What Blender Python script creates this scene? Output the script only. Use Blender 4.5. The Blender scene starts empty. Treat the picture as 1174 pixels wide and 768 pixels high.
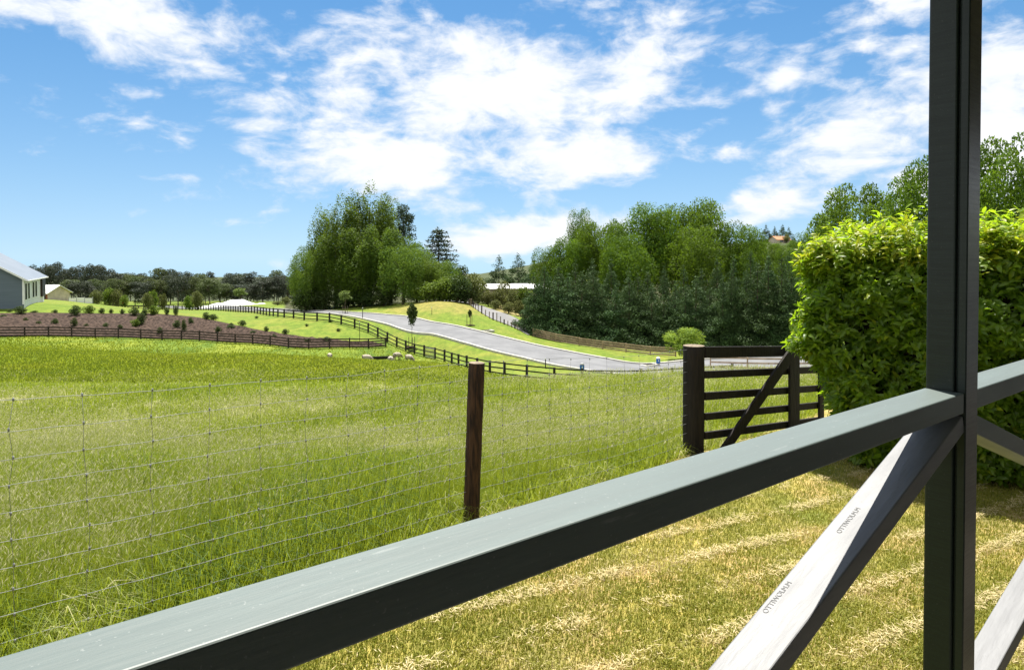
import bpy, math, random
import numpy as np
from mathutils import Vector, Matrix

random.seed(7)
R = np.random.default_rng(11)
scene = bpy.context.scene
COL = scene.collection
rad = math.radians

# ------------------------------------------------------------------ camera model
F, CX, EYE = 783.0, 587.0, 2.3
PITCH = rad(1.0)
HZ = 294.3                                    # row of the eye-level horizon in the photograph
CYP = HZ + F * math.tan(PITCH)                # row of the principal point
cam_d = bpy.data.cameras.new('camera')
cam = bpy.data.objects.new('camera', cam_d)
COL.objects.link(cam)
cam.location = (0, 0, EYE)
cam.rotation_euler = (math.pi / 2 - PITCH, 0, 0)
cam_d.sensor_width = 36.0
cam_d.lens = F / 1174.0 * 36.0
cam_d.shift_y = -(384.0 - CYP) / 1174.0
cam_d.clip_start = 0.05
cam_d.clip_end = 12000
scene.camera = cam

def at(px, py, Y):
    """the point seen at (px, py) in the photograph and Y metres ahead"""
    a = (px - CX) / F
    b = (CYP - py) / F
    dy = math.cos(PITCH) + b * math.sin(PITCH)
    dz = -math.sin(PITCH) + b * math.cos(PITCH)
    return Vector((a / dy * Y, Y, EYE + dz / dy * Y))

def X_of(px, Y):
    return (px - CX) / F * Y

# ------------------------------------------------------------------ terrain
ctrl = []
def cp(px, py, Y):
    p = at(px, py, Y); ctrl.append((px, Y, p.z))
def cz(px, Y, z):
    ctrl.append((px, Y, z))

FA = np.array([-2.28, 3.04]); FB = np.array([2.04, 7.86])       # wire fence line: left end seen, gate post
fdir = (FB - FA) / np.linalg.norm(FB - FA)
def plane_z(x, y):
    u = (x - FB[0]) * fdir[0] + (y - FB[1]) * fdir[1]
    return 0.065 * max(0.0, min(-u, 12))
for Y in (2.3, 3.2, 4.5, 6.0):
    for px in (-900, -500, -150, 150, 400, 600, 800, 1000, 1300, 1700, 2100):
        cz(px, Y, plane_z(X_of(px, Y), Y))
for px in (790, 900, 1050, 1250, 1600, 2100):
    cz(px, 7.9, 0.0)
for px in (1050, 1250, 1600, 2100):
    cz(px, 10.5, -0.05); cz(px, 16, -0.9); cz(px, 26, -2.6); cz(px, 42, -5.2); cz(px, 65, -7.5); cz(px, 100, -8.5); cz(px, 160, -4)
# paddock columns
for px in (-800, -400, 0):
    cz(px, 7.5, -.25); cz(px, 18, -1.75); cz(px, 36, -3.9); cz(px, 58, -5.6)
    cz(px, 75, -6.6)
for px in (150, 300):
    cz(px, 7.5, -.25); cz(px, 18, -1.75); cz(px, 36, -3.95); cz(px, 60, -6.3)
cz(500, 7.5, -.15); cp(500, 475, 16); cp(500, 440, 30); cp(500, 425, 45); cp(500, 415.5, 65)
cz(590, 7.5, -.1); cp(590, 470, 16); cp(590, 446, 29); cp(590, 438, 45)
cp(700, 520, 9.5); cp(700, 460, 16); cp(700, 443, 22); cp(700, 437, 28); cz(700, 42, -5.6)
cp(850, 490, 10.6); cp(850, 452, 17); cp(850, 437, 24); cp(850, 432, 29); cz(850, 42, -5.2)
cz(960, 18, -1.2); cz(960, 30, -3.0); cz(960, 42, -5.2)
# bottom plank fence
F1 = [(-60, 385, 74), (0, 386.5, 75), (100, 387.5, 82), (182, 390, 85), (260, 394, 84), (335, 400, 82), (375, 400, 83), (415, 399, 85), (442, 397, 87)]
# long black fence beside the road
F2 = [(108, 354.5, 200), (160, 355, 190), (213, 355.5, 175), (251, 356, 150), (289, 358.4, 122), (316, 361.4, 106), (340, 364, 101), (361, 366.5, 99), (381, 368.5, 97), (399, 371.5, 95), (416, 377, 94),
      (429, 383, 92), (440, 390, 90), (451, 396.5, 88), (466, 402.5, 85), (480, 407.5, 82), (508, 414.5, 77), (533, 422, 70), (562, 428.6, 65), (590, 431.5, 62),
      (625, 436, 61), (655, 438.5, 60), (706, 440.5, 59), (755, 439, 58), (800, 436, 58), (840, 434, 58)]
for q in F1: cp(*q)
for q in F2: cp(*q)
# road edges (far edge, near edge)
RF = [(180, 351.2, 230), (245, 353.0, 185), (300, 355.0, 150), (350, 357, 128), (400, 359, 114), (447, 363, 106), (494, 371, 98.5), (534, 377.5, 93), (562, 384.5, 90), (600, 393, 86), (640, 401.5, 82), (690, 411, 77.5), (734, 418, 75.5), (790, 414, 79), (860, 410.5, 81), (960, 408.5, 83)]
RN = [(180, 352.2, 215), (245, 355.0, 165), (300, 357.4, 134), (350, 359.5, 117), (400, 363, 104), (447, 371.5, 96), (494, 382, 89), (514, 387, 85.5), (540, 394.8, 81.5), (562, 401.5, 78.5), (600, 411, 74.5), (626, 417, 71), (654, 422, 68.5), (700, 429, 66.5), (740, 431.5, 66.5), (790, 430, 67.5), (860, 427, 69), (960, 425, 70)]
for q in RF: cp(*q)
for q in RN: cp(*q)
# bank above the bottom fence and lawn behind it
MT = [(-60, 361, 88), (0, 360.5, 90), (100, 359.8, 95), (168, 359.8, 99), (223, 364, 97), (260, 371, 93), (286, 377, 90.5), (332, 384, 87.5), (378, 388.5, 86.5), (425, 392, 88)]
for q in MT: cp(*q)
for q in [(-40, 352, 94), (30, 350, 98), (60, 349, 104), (100, 354, 130), (160, 356.5, 130), (250, 362, 112), (300, 368, 104), (350, 374, 97), (400, 381, 93), (420, 386, 92),
          (80, 345, 135), (-60, 345, 125), (20, 343, 150), (60, 341, 200), (150, 346, 250), (230, 347, 235), (300, 347, 220), (120, 350, 170), (280, 350.5, 170),
          (330, 350, 150), (400, 351, 128), (400, 350, 140), (470, 348, 122), (490, 345.5, 116), (520, 347, 113), (440, 357, 112), (480, 358, 106), (520, 365, 101), (470, 347, 135), (520, 346, 140), (560, 346, 145),
          (542, 356, 113), (561, 366, 105), (591, 376, 98), (540, 348.5, 126), (561, 353, 118), (592, 363, 110), (600, 358, 125), (600, 350, 145),
          (612, 387, 97), (680, 399, 93), (762, 408.7, 87), (640, 380, 105), (700, 388, 102), (800, 395, 96), (900, 397, 90), 
          (650, 360, 140), (750, 365, 130), (850, 365, 130), (950, 380, 100), (1050, 380, 100)]:
    cp(*q)
for px in (700, 800, 880, 960, 1100, 1400, 2000):
    cp(px, 318, 250); cp(px, 276 + abs(px - 1000) * .02, 420); cp(px, 285, 560); cz(px, 1200, -20); cz(px, 4500, -110)
for px in (480, 600):
    cp(px, 340, 230); cp(px, 322, 420); cz(px, 1200, -40); cz(px, 4500, -110)
for px in (-900, -400, -100, 100, 250, 350):
    cz(px, 300, -17); cz(px, 420, -24); cz(px, 700, -38); cz(px, 1200, -55); cz(px, 4500, -130)
for px in (-900, -400):
    cz(px, 100, -6); cz(px, 150, -7.5); cz(px, 230, -12)

ctrl = np.array(ctrl)
def tc(px, Y):
    return np.stack([np.asarray(px) / 170.0, np.log(np.maximum(Y, .5)) * 2.6], -1)
def _U(r2):
    return np.where(r2 > 1e-12, .5 * r2 * np.log(np.maximum(r2, 1e-12)), 0)
_P = tc(ctrl[:, 0], ctrl[:, 1])
_n = len(_P)
_K = _U(((_P[:, None] - _P[None]) ** 2).sum(-1)) + np.eye(_n) * .02
_A = np.zeros((_n + 3, _n + 3)); _A[:_n, :_n] = _K
_A[:_n, _n] = 1; _A[:_n, _n + 1:] = _P; _A[_n, :_n] = 1; _A[_n + 1:, :_n] = _P.T
# heights are fitted divided by distance (= slope of sight) so far points do not ripple the near ones
_w = np.linalg.solve(_A, np.concatenate([ctrl[:, 2] / ctrl[:, 1] ** .7, np.zeros(3)]))
def gz_arr(x, y):
    x = np.asarray(x, float).ravel(); y = np.asarray(y, float).ravel()
    out = np.empty(len(x))
    for i in range(0, len(x), 20000):
        xx, yy = x[i:i + 20000], np.maximum(y[i:i + 20000], 1.0)
        q = tc(np.clip(xx / yy * F + CX, -900, 2100), yy)
        d = _U(((q[:, None] - _P[None]) ** 2).sum(-1))
        out[i:i + 20000] = (d @ _w[:_n] + _w[_n] + q @ _w[_n + 1:]) * yy ** .7
    return out
def gz(x, y):
    return float(gz_arr([x], [y])[0])
def gp(px, Y, dz=0.0):
    x = X_of(px, Y)
    return Vector((x, Y, gz(x, Y) + dz))

# ------------------------------------------------------------------ numpy noise
def vnoise(x, y, seed=0):
    def h(i, j):
        n = (i.astype(np.int64) * 374761393 + j.astype(np.int64) * 668265263 + seed * 974634533) & 0xffffffff
        n = ((n ^ (n >> 13)) * 1274126177) & 0xffffffff
        return ((n ^ (n >> 16)) & 0xffff) / 65535.0
    x = np.asarray(x, float); y = np.asarray(y, float)
    i = np.floor(x); j = np.floor(y); fx = x - i; fy = y - j
    fx = fx * fx * (3 - 2 * fx); fy = fy * fy * (3 - 2 * fy)
    a = h(i, j); b = h(i + 1, j); c = h(i, j + 1); d = h(i + 1, j + 1)
    return (a * (1 - fx) + b * fx) * (1 - fy) + (c * (1 - fx) + d * fx) * fy
def fbm(x, y, seed=0, o=4):
    s = 0; a = .5; t = 0
    for k in range(o):
        s = s + a * vnoise(x * 2 ** k, y * 2 ** k, seed + k); t += a; a *= .55
    return s / t
def smooth(a, b, x):
    t = np.clip((x - a) / (b - a), 0, 1); return t * t * (3 - 2 * t)

# ------------------------------------------------------------------ object helpers
def tag(o, label=None, cat=None, group=None, kind=None):
    if label: o['label'] = label
    if cat: o['category'] = cat
    if group: o['group'] = group
    if kind: o['kind'] = kind
    return o
def empty(name, loc, label, cat, group=None, rz=0.0):
    o = bpy.data.objects.new(name, None); COL.objects.link(o)
    o.empty_display_size = .2
    o.location = loc; o.rotation_euler = (0, 0, rz)
    return tag(o, label, cat, group)
def np_mesh(name, V, Fc, mats, attrs=None, smooth_shade=False, mi=None):
    """Fc: (n,3) or (n,4) array, or list of arrays"""
    me = bpy.data.meshes.new(name)
    V = np.asarray(V, np.float32)
    Fs = Fc if isinstance(Fc, list) else [Fc]
    Fs = [np.asarray(f, np.int32) for f in Fs if len(f)]
    me.vertices.add(len(V)); me.vertices.foreach_set('co', V.ravel())
    loops = np.concatenate([f.ravel() for f in Fs])
    tot = np.concatenate([np.full(len(f), f.shape[1], np.int32) for f in Fs])
    start = np.concatenate([[0], np.cumsum(tot)[:-1]]).astype(np.int32)
    me.loops.add(len(loops)); me.loops.foreach_set('vertex_index', loops)
    me.polygons.add(len(tot)); me.polygons.foreach_set('loop_start', start)
    try: me.polygons.foreach_set('loop_total', tot)
    except Exception: pass
    if mi is not None: me.polygons.foreach_set('material_index', np.asarray(mi, np.int32))
    me.polygons.foreach_set('use_smooth', np.full(len(tot), bool(smooth_shade)))
    me.update(calc_edges=True)
    for k, v in (attrs or {}).items():
        v = np.asarray(v, np.float32)
        if v.ndim == 1:
            a = me.attributes.new(k, 'FLOAT', 'POINT'); a.data.foreach_set('value', v)
        else:
            a = me.attributes.new(k, 'FLOAT_COLOR', 'POINT'); a.data.foreach_set('color', v.ravel())
    for m in (mats if isinstance(mats, (list, tuple)) else [mats]): me.materials.append(m)
    return me
def link(name, me, parent=None):
    o = bpy.data.objects.new(name, me); COL.objects.link(o)
    if parent is not None: o.parent = parent
    return o

class MB:
    """collects boxes, bars and tubes, then links them as one mesh"""
    def __init__(s): s.v = []; s.f = []; s.m = []
    def add(s, vs, fs, m=0):
        k = len(s.v); s.v += [tuple(v) for v in vs]
        s.f += [tuple(i + k for i in f) for f in fs]; s.m += [m] * len(fs)
        return s
    def frame(s, o, ax, ay, az, m=0):
        """box from corner o with edge vectors"""
        o, ax, ay, az = map(Vector, (o, ax, ay, az))
        vs = [o, o + ax, o + ax + ay, o + ay, o + az, o + ax + az, o + ax + ay + az, o + ay + az]
        return s.add(vs, [(0, 3, 2, 1), (4, 5, 6, 7), (0, 1, 5, 4), (1, 2, 6, 5), (2, 3, 7, 6), (3, 0, 4, 7)], m)
    def box(s, x0, x1, y0, y1, z0, z1, m=0):
        return s.frame((x0, y0, z0), (x1 - x0, 0, 0), (0, y1 - y0, 0), (0, 0, z1 - z0), m)
    def bar(s, p, q, w, h, up=(0, 0, 1), m=0):
        """rectangular bar: centred on p-q, w across, h along up"""
        p, q = Vector(p), Vector(q); d = (q - p).normalized(); up = Vector(up)
        sd = d.cross(up)
        if sd.length < 1e-6: sd = d.cross(Vector((1, 0, 0)))
        sd.normalize(); u2 = sd.cross(d).normalized()
        return s.frame(p - sd * w / 2 - u2 * h / 2, q - p, sd * w, u2 * h, m)
    def tube(s, pts, rs, n=8, m=0, cap=True):
        pts = [Vector(p) for p in pts]
        if not hasattr(rs, '__len__'): rs = [rs] * len(pts)
        rings = []; k0 = len(s.v)
        for i, p in enumerate(pts):
            d = (pts[min(i + 1, len(pts) - 1)] - pts[max(i - 1, 0)]).normalized()
            a = d.cross(Vector((0, 0, 1)) if abs(d.z) < .9 else Vector((1, 0, 0))).normalized(); b = d.cross(a)
            for j in range(n):
                t = 2 * math.pi * j / n
                s.v.append(tuple(p + (a * math.cos(t) + b * math.sin(t)) * rs[i]))
        for i in range(len(pts) - 1):
            for j in range(n):
                a0 = k0 + i * n + j; a1 = k0 + i * n + (j + 1) % n
                s.f.append((a0, a1, a1 + n, a0 + n)); s.m.append(m)
        if cap:
            s.f.append(tuple(k0 + j for j in range(n))[::-1]); s.m.append(m)
            s.f.append(tuple(k0 + (len(pts) - 1) * n + j for j in range(n))); s.m.append(m)
        return s
    def build(s, name, mats, parent=None, smooth_shade=False, bevel=0, seg=2):
        me = bpy.data.meshes.new(name)
        me.from_pydata(s.v, [], s.f)
        for m in (mats if isinstance(mats, (list, tuple)) else [mats]): me.materials.append(m)
        me.polygons.foreach_set('material_index', s.m)
        me.polygons.foreach_set('use_smooth', [bool(smooth_shade)] * len(s.f))
        me.update()
        o = link(name, me, parent)
        if bevel:
            b = o.modifiers.new('bevel', 'BEVEL'); b.width = bevel; b.segments = seg; b.limit_method = 'ANGLE'
            b.harden_normals = False
        return o

def copy_tree(o, parent=None):
    c = o.copy(); COL.objects.link(c)
    if parent is not None: c.parent = parent
    for ch in list(o.children): copy_tree(ch, c)
    return c
ORD = ['first', 'second', 'third', 'fourth', 'fifth', 'sixth', 'seventh', 'eighth', 'ninth', 'tenth', 'eleventh', 'twelfth', 'thirteenth', 'fourteenth', 'fifteenth',
       'sixteenth', 'seventeenth', 'eighteenth', 'nineteenth', 'twentieth']
ORD += ['twenty-' + o for o in ORD[:9]] + ['thirtieth'] + ['thirty-' + o for o in ORD[:9]] + ['fortieth'] + ['forty-' + o for o in ORD[:9]] + ['fiftieth'] + ['fifty-' + o for o in ORD[:9]] + ['sixtieth'] + ['sixty-' + o for o in ORD[:9]]

# ------------------------------------------------------------------ materials
class NT:
    def __init__(s, tree): s.t = tree; s.n = tree.nodes; s.l = tree.links
    def node(s, typ, **kw):
        n = s.n.new(typ)
        for k, v in kw.items():
            if k.startswith('i_'): 
                n.inputs[k[2:]].default_value = v
            else: setattr(n, k, v)
        return n
    def put(s, sock, v):
        if isinstance(v, bpy.types.NodeSocket): s.l.new(v, sock)
        else: sock.default_value = v
    def math(s, op, a, b=0.0, c=None, clamp=False):
        n = s.node('ShaderNodeMath', operation=op, use_clamp=clamp)
        s.put(n.inputs[0], a); s.put(n.inputs[1], b)
        if c is not None: s.put(n.inputs[2], c)
        return n.outputs[0]
    def mix(s, f, a, b, blend='MIX'):
        n = s.node('ShaderNodeMix', data_type='RGBA', blend_type=blend)
        s.put(n.inputs[0], f); s.put(n.inputs[6], a); s.put(n.inputs[7], b)
        return n.outputs[2]
    def noise(s, vec, scale, detail=4, rough=.55, dist=0):
        n = s.node('ShaderNodeTexNoise'); n.inputs['Scale'].default_value = scale
        n.inputs['Detail'].default_value = detail; n.inputs['Roughness'].default_value = rough; n.inputs['Distortion'].default_value = dist
        if vec is not None: s.l.new(vec, n.inputs['Vector'])
        return n.outputs['Fac']
    def ramp(s, f, stops):
        n = s.node('ShaderNodeValToRGB'); s.put(n.inputs[0], f)
        e = n.color_ramp.elements
        while len(e) < len(stops): e.new(.5)
        for k, (p, c) in enumerate(stops):
            e[k].position = p; e[k].color = (*c, 1) if len(c) == 3 else c
        return n.outputs[0]
    def sstep(s, a, b, x):
        n = s.node('ShaderNodeMapRange', interpolation_type='SMOOTHSTEP')
        s.put(n.inputs[0], x); n.inputs[1].default_value = a; n.inputs[2].default_value = b
        return n.outputs[0]
def new_mat(name):
    m = bpy.data.materials.new(name); m.use_nodes = True
    m.node_tree.nodes.clear()
    t = NT(m.node_tree)
    t.out = t.node('ShaderNodeOutputMaterial')
    return m, t
def c4(c): return (*c, 1.0)

def plain(name, c1, c2=None, scale=8.0, rough=.7, spec=.3, bump=0.0, bscale=None, stretch=(1, 1, 1), metal=0.0, detail=5, rough2=None, rot=0.0, wear=None):
    """two-tone procedural surface with optional stretch (grain) and bump"""
    m, t = new_mat(name)
    co = t.node('ShaderNodeTexCoord').outputs['Object']
    mp = t.node('ShaderNodeMapping'); mp.inputs['Scale'].default_value = stretch; t.l.new(co, mp.inputs[0])
    if rot:
        m0 = t.node('ShaderNodeMapping'); m0.inputs['Rotation'].default_value = (0, 0, -rot); t.l.new(co, m0.inputs[0]); t.l.new(m0.outputs[0], mp.inputs[0])
    n = t.noise(mp.outputs[0], scale, detail)
    p = t.node('ShaderNodeBsdfPrincipled')
    c2 = c2 or tuple(x * .7 for x in c1)
    bc = t.mix(t.sstep(.3, .7, n), c4(c1), c4(c2))
    if wear:       # scuffs, dust specks and water marks with shapes of their own
        wc, ws, wth = wear
        bc = t.mix(t.math('MULTIPLY', t.sstep(wth, wth + .10, t.noise(mp.outputs[0], ws, 8, .68)), .75), bc, c4(wc))
        bc = t.mix(t.math('MULTIPLY', t.sstep(.69, .73, t.noise(co, 140, 2, .5)), .5), bc, c4(wc))
    t.l.new(bc, p.inputs['Base Color'])
    p.inputs['Roughness'].default_value = rough; p.inputs['Specular IOR Level'].default_value = spec; p.inputs['Metallic'].default_value = metal
    if rough2 is not None:
        r = t.node('ShaderNodeMapRange'); t.l.new(n, r.inputs[0]); r.inputs[3].default_value = rough; r.inputs[4].default_value = rough2
        t.l.new(r.outputs[0], p.inputs['Roughness'])
    if bump:
        b = t.node('ShaderNodeBump'); b.inputs['Strength'].default_value = bump; b.inputs['Distance'].default_value = .02
        t.l.new(t.noise(mp.outputs[0], bscale or scale * 2, 6), b.inputs['Height']); t.l.new(b.outputs[0], p.inputs['Normal'])
    t.l.new(p.outputs[0], t.out.inputs[0])
    return m

def leafmat(name, dark, light, trans, tfac=.4, rough=.6, spec=.12, straw=None):
    """leaf colour runs dark->light (->straw) with the per-leaf attribute 'tone'"""
    m, t = new_mat(name)
    a = t.node('ShaderNodeAttribute', attribute_name='tone').outputs['Fac']
    oi = t.node('ShaderNodeObjectInfo').outputs['Random']
    if straw: col = t.ramp(a, [(0, dark), (.55, light), (1.0, straw)])
    else: col = t.ramp(a, [(0, dark), (1, light)])
    hs = t.node('ShaderNodeHueSaturation')
    t.l.new(col, hs.inputs['Color'])
    t.l.new(t.math('MULTIPLY_ADD', oi, .03, .485), hs.inputs['Hue'])
    t.l.new(t.math('MULTIPLY_ADD', oi, .3, .85), hs.inputs['Value'])
    p = t.node('ShaderNodeBsdfPrincipled'); p.inputs['Roughness'].default_value = rough; p.inputs['Specular IOR Level'].default_value = spec
    t.l.new(hs.outputs[0], p.inputs['Base Color'])
    tr = t.node('ShaderNodeBsdfTranslucent')
    if straw: tcol = t.ramp(a, [(0, trans), (.6, trans), (1.0, tuple(x * 1.0 for x in straw))])
    else: tcol = t.mix(a, c4(tuple(x * .6 for x in trans)), c4(trans))
    t.put(tr.inputs[0], tcol)
    mx = t.node('ShaderNodeMixShader'); mx.inputs[0].default_value = tfac
    t.l.new(p.outputs[0], mx.inputs[1]); t.l.new(tr.outputs[0], mx.inputs[2]); t.l.new(mx.outputs[0], t.out.inputs[0])
    return m

M = {}
M['paint'] = plain('dark_green_paint', (.080, .110, .101), (.060, .085, .078), 16, .46, 1.0, .06, 70, (.12, 1, 1), rough2=.62, rot=.668, wear=((.20, .22, .21), 26, .63))
M['post_paint'] = plain('post_paint', (.011, .021, .016), (.008, .015, .012), 25, .26, .32, .07, 60, (.3, .3, 6), rough2=.42, wear=((.045, .052, .048), 9, .66))
M['brace_paint'] = plain('weathered_grey_paint', (.160, .165, .172), (.125, .129, .136), 26, .48, .6, .10, 70, (.10, 1, .5), rough2=.6, rot=.668, wear=((.07, .07, .072), 30, .64))
M['stamp'] = plain('stamp_ink', (.105, .107, .11), (.16, .165, .17), 300, .6)
M['dark_wood'] = plain('dark_stained_timber', (.022, .017, .014), (.011, .009, .008), 14, .75, .25, .5, 30, (2, 2, .25))
M['brown_wood'] = plain('old_brown_post', (.085, .045, .024), (.02, .013, .010), 16, .8, .2, .6, 35, (3, 3, .35))
M['post_top'] = plain('weathered_post_top', (.25, .2, .14), (.12, .09, .06), 30, .8)
M['fence_black'] = plain('black_fence_paint', (.020, .016, .014), (.010, .009, .008), 3, .7, .25)
M['fence_brown'] = plain('brown_fence_stain', (.06, .042, .034), (.035, .026, .022), 3, .8, .2)
M['rail_brown'] = plain('rail_timber', (.42, .31, .22), (.26, .19, .13), 2, .8, .2)
M['wire'] = plain('galvanised_wire', (.26, .27, .27), (.18, .185, .19), 30, .55, .4, metal=.3)
M['gate_metal'] = plain('galvanised_gate', (.3, .31, .32), (.2, .2, .2), 10, .45, .5, metal=.6)
M['bark'] = plain('bark', (.10, .075, .055), (.05, .04, .03), 6, .9, .1, .6, 12, (2, 2, .4))
M['gum_bark'] = plain('gum_bark', (.16, .13, .11), (.07, .06, .05), 3, .9, .1, 0, None, (2, 2, .3))
M['stake'] = plain('stake_timber', (.20, .15, .10), (.12, .09, .06), 5, .8)
M['kerb'] = plain('kerb_concrete', (.50, .48, .42), (.38, .37, .33), 2, .8, .3)
M['asphalt'] = plain('chip_seal', (.165, .168, .175), (.125, .128, .135), .5, .85, .3, .15, 20)
M['drive'] = plain('drive_seal', (.19, .185, .185), (.14, .14, .14), .4, .85, .3)
M['wool'] = plain('sheep_wool', (.44, .39, .31), (.30, .26, .21), 9, .9, .1, .5, 20)
M['sheep_skin'] = plain('sheep_face', (.25, .21, .17), (.15, .12, .1), 8, .8)
M['blue'] = plain('blue_plastic', (.02, .12, .42), (.015, .10, .34), 6, .4, .5)
M['white'] = plain('white_paint', (.78, .78, .76), (.7, .7, .68), 2, .5, .4)
M['grey'] = plain('grey_plastic', (.35, .35, .34), (.25, .25, .25), 4, .6)
M['greenplastic'] = plain('dark_green_plastic', (.02, .05, .03), None, 4, .5)
M['housewall'] = plain('blue_grey_cladding', (.12, .15, .185), (.10, .13, .16), .8, .6, .3, .2, 3, (.2, .2, 6))
M['houseside'] = plain('white_cladding', (.7, .71, .73), (.62, .63, .65), .8, .6, .3, 0, 3)
M['roof'] = plain('grey_metal_roof', (.19, .21, .235), (.16, .18, .20), .5, .4, .5, .1, 2)
M['whiteroof'] = plain('pale_roof', (.72, .72, .7), (.62, .62, .6), .5, .5, .4)
M['brick'] = plain('orange_brick', (.34, .13, .06), (.22, .08, .04), 5, .85)
M['orange_roof'] = plain('orange_tile_roof', (.42, .2, .10), (.32, .15, .08), 1, .8)
M['cream'] = plain('cream_render', (.55, .48, .36), None, 1, .8)
M['glass'] = plain('window_glass', (.03, .04, .05), (.02, .025, .03), 1, .08, .8)
M['door'] = plain('dark_door', (.03, .02, .018), None, 3, .5)
M['red'] = plain('red_paint', (.45, .03, .03), None, 3, .5)
M['tarp'] = plain('white_cover', (.82, .82, .82), (.74, .74, .75), .3, .6, .3, .3, 1)

# ------------------------------------------------------------------ world: sky with clouds, one sun
SUN_EL = rad(69); SUN_AZ = rad(-6)                 # ahead of the camera, a little to the left
world = bpy.data.worlds.new('World'); scene.world = world
world.use_nodes = True
world.node_tree.nodes.clear()
w = NT(world.node_tree)
wo = w.node('ShaderNodeOutputWorld')
tcn = w.node('ShaderNodeTexCoord').outputs['Generated']
sx = w.node('ShaderNodeSeparateXYZ'); w.l.new(tcn, sx.inputs[0])
zc = w.math('MULTIPLY_ADD', w.math('MAXIMUM', sx.outputs[2], 0.0), .85, .13)
cv = w.node('ShaderNodeCombineXYZ'); w.l.new(sx.outputs[0], cv.inputs[0]); w.l.new(sx.outputs[1], cv.inputs[1]); w.l.new(zc, cv.inputs[2])
sky = w.node('ShaderNodeTexSky', sky_type='NISHITA'); sky.sun_disc = False
sky.sun_elevation = SUN_EL; sky.sun_rotation = SUN_AZ
sky.air_density = 1.0; sky.dust_density = .25; sky.ozone_density = 1.2
w.l.new(cv.outputs[0], sky.inputs[0])
az = w.math('ARCTAN2', sx.outputs[0], sx.outputs[1])
el = w.math('ARCSINE', sx.outputs[2])
cvec = w.node('ShaderNodeCombineXYZ'); w.l.new(w.math('MULTIPLY', az, 5.0), cvec.inputs[0]); w.l.new(w.math('MULTIPLY', el, 10.0), cvec.inputs[1])
def uv_of(px, py):
    a = math.atan((px - CX) / F)
    return a, math.atan((HZ - py) / F * math.cos(a))
wn = w.node('ShaderNodeTexNoise'); wn.inputs['Scale'].default_value = 1.1; wn.inputs['Detail'].default_value = 3
w.l.new(cvec.outputs[0], wn.inputs['Vector'])
wv = w.node('ShaderNodeVectorMath', operation='MULTIPLY_ADD'); w.l.new(wn.outputs['Color'], wv.inputs[0]); wv.inputs[1].default_value = (.5, .45, .5); w.l.new(cvec.outputs[0], wv.inputs[2])
n1 = w.noise(wv.outputs[0], 1.9, 9, .54)
n2 = w.noise(wv.outputs[0], 6.0, 6, .62)
BLOBS = [  # px, py, half width, half height, weight, tilt
    (560, 110, 230, 62, .95, -.10), (450, 185, 150, 45, .9, 0), (700, 95, 120, 60, .8, -.25), (640, 180, 150, 45, .75, -.05), (420, 75, 70, 40, .55, 0),
    (150, 28, 150, 42, .85, .15), (40, 10, 90, 30, .7, 0), (420, 25, 60, 14, .45, 0), (190, 112, 55, 14, .38, 0),
    (620, 268, 120, 24, .85, -.12), (520, 238, 80, 14, .5, 0), (1000, 150, 130, 66, .95, -.28), (900, 235, 110, 26, .85, -.1), (1160, 120, 80, 130, 1.0, 0), (1050, 215, 120, 40, .8, 0),
    (1010, 10, 90, 22, .7, 0), (968, 64, 38, 20, .62, -.4), (896, 90, 24, 16, .62, 0), (890, 130, 24, 15, .6, 0), (845, 58, 20, 10, .5, 0), (850, 175, 50, 16, .5, 0), (700, 5, 50, 8, .55, 0), (860, 22, 40, 16, .45, 0),
    (800, 110, 60, 30, .5, 0), (100, 246, 120, 10, .22, 0), (1400, 120, 220, 150, .9, 0), (-300, 60, 220, 60, .8, 0)]
acc = None
for px, py, hw, hh, wt, tilt in BLOBS:
    u0, v0 = uv_of(px, py)
    du = hw / F * math.cos(u0) ** 2; dv = hh / F * math.cos(u0)
    a = w.math('SUBTRACT', az, u0); b = w.math('SUBTRACT', el, v0)
    if tilt:
        b = w.math('MULTIPLY_ADD', a, tilt, b)      # negative tilt: rises to the right
    a2 = w.math('POWER', w.math('ABSOLUTE', w.math('DIVIDE', a, du)), 2.0)
    b2 = w.math('POWER', w.math('ABSOLUTE', w.math('DIVIDE', b, dv)), 2.0)
    g = w.math('MULTIPLY', w.math('EXPONENT', w.math('MULTIPLY', w.math('ADD', a2, b2), -.75)), wt)
    acc = g if acc is None else w.math('MAXIMUM', acc, g)
# unseen cloud: dense round the sides and back as added fill light, broken overhead
behind = w.math('MULTIPLY', w.sstep(.75, 1.2, w.math('ABSOLUTE', az)), .95)
over = w.math('MULTIPLY', w.sstep(.45, .65, el), .5)
acc = w.math('MAXIMUM', acc, w.math('MAXIMUM', behind, over))
fb = w.math('ADD', w.math('MULTIPLY', n1, .72), w.math('MULTIPLY', n2, .28))
dens = w.math('ADD', acc, w.math('MULTIPLY', w.math('SUBTRACT', fb, .5), 2.7))
mask = w.sstep(.24, .84, dens)
shade = w.sstep(.7, 1.8, w.math('ADD', dens, w.math('MULTIPLY', n2, .5)))
ccol = w.mix(shade, (6.9, 7.2, 7.7, 1), (8.6, 8.6, 8.6, 1))
hsv = w.node('ShaderNodeHueSaturation'); hsv.inputs['Saturation'].default_value = 1.32
hsv.inputs['Value'].default_value = 1.03; hsv.inputs['Hue'].default_value = .494
w.l.new(sky.outputs[0], hsv.inputs['Color'])
haze = w.math('MULTIPLY', w.math('EXPONENT', w.math('MULTIPLY', w.math('ABSOLUTE', el), -9.0)), .5)
skyb = w.mix(haze, hsv.outputs[0], (5.3, 6.5, 7.3, 1))
skycol = w.mix(w.math('MULTIPLY', mask, .96), skyb, ccol)
bg = w.node('ShaderNodeBackground'); bg.inputs['Strength'].default_value = .06
w.l.new(skycol, bg.inputs[0]); w.l.new(bg.outputs[0], wo.inputs[0])

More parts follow.
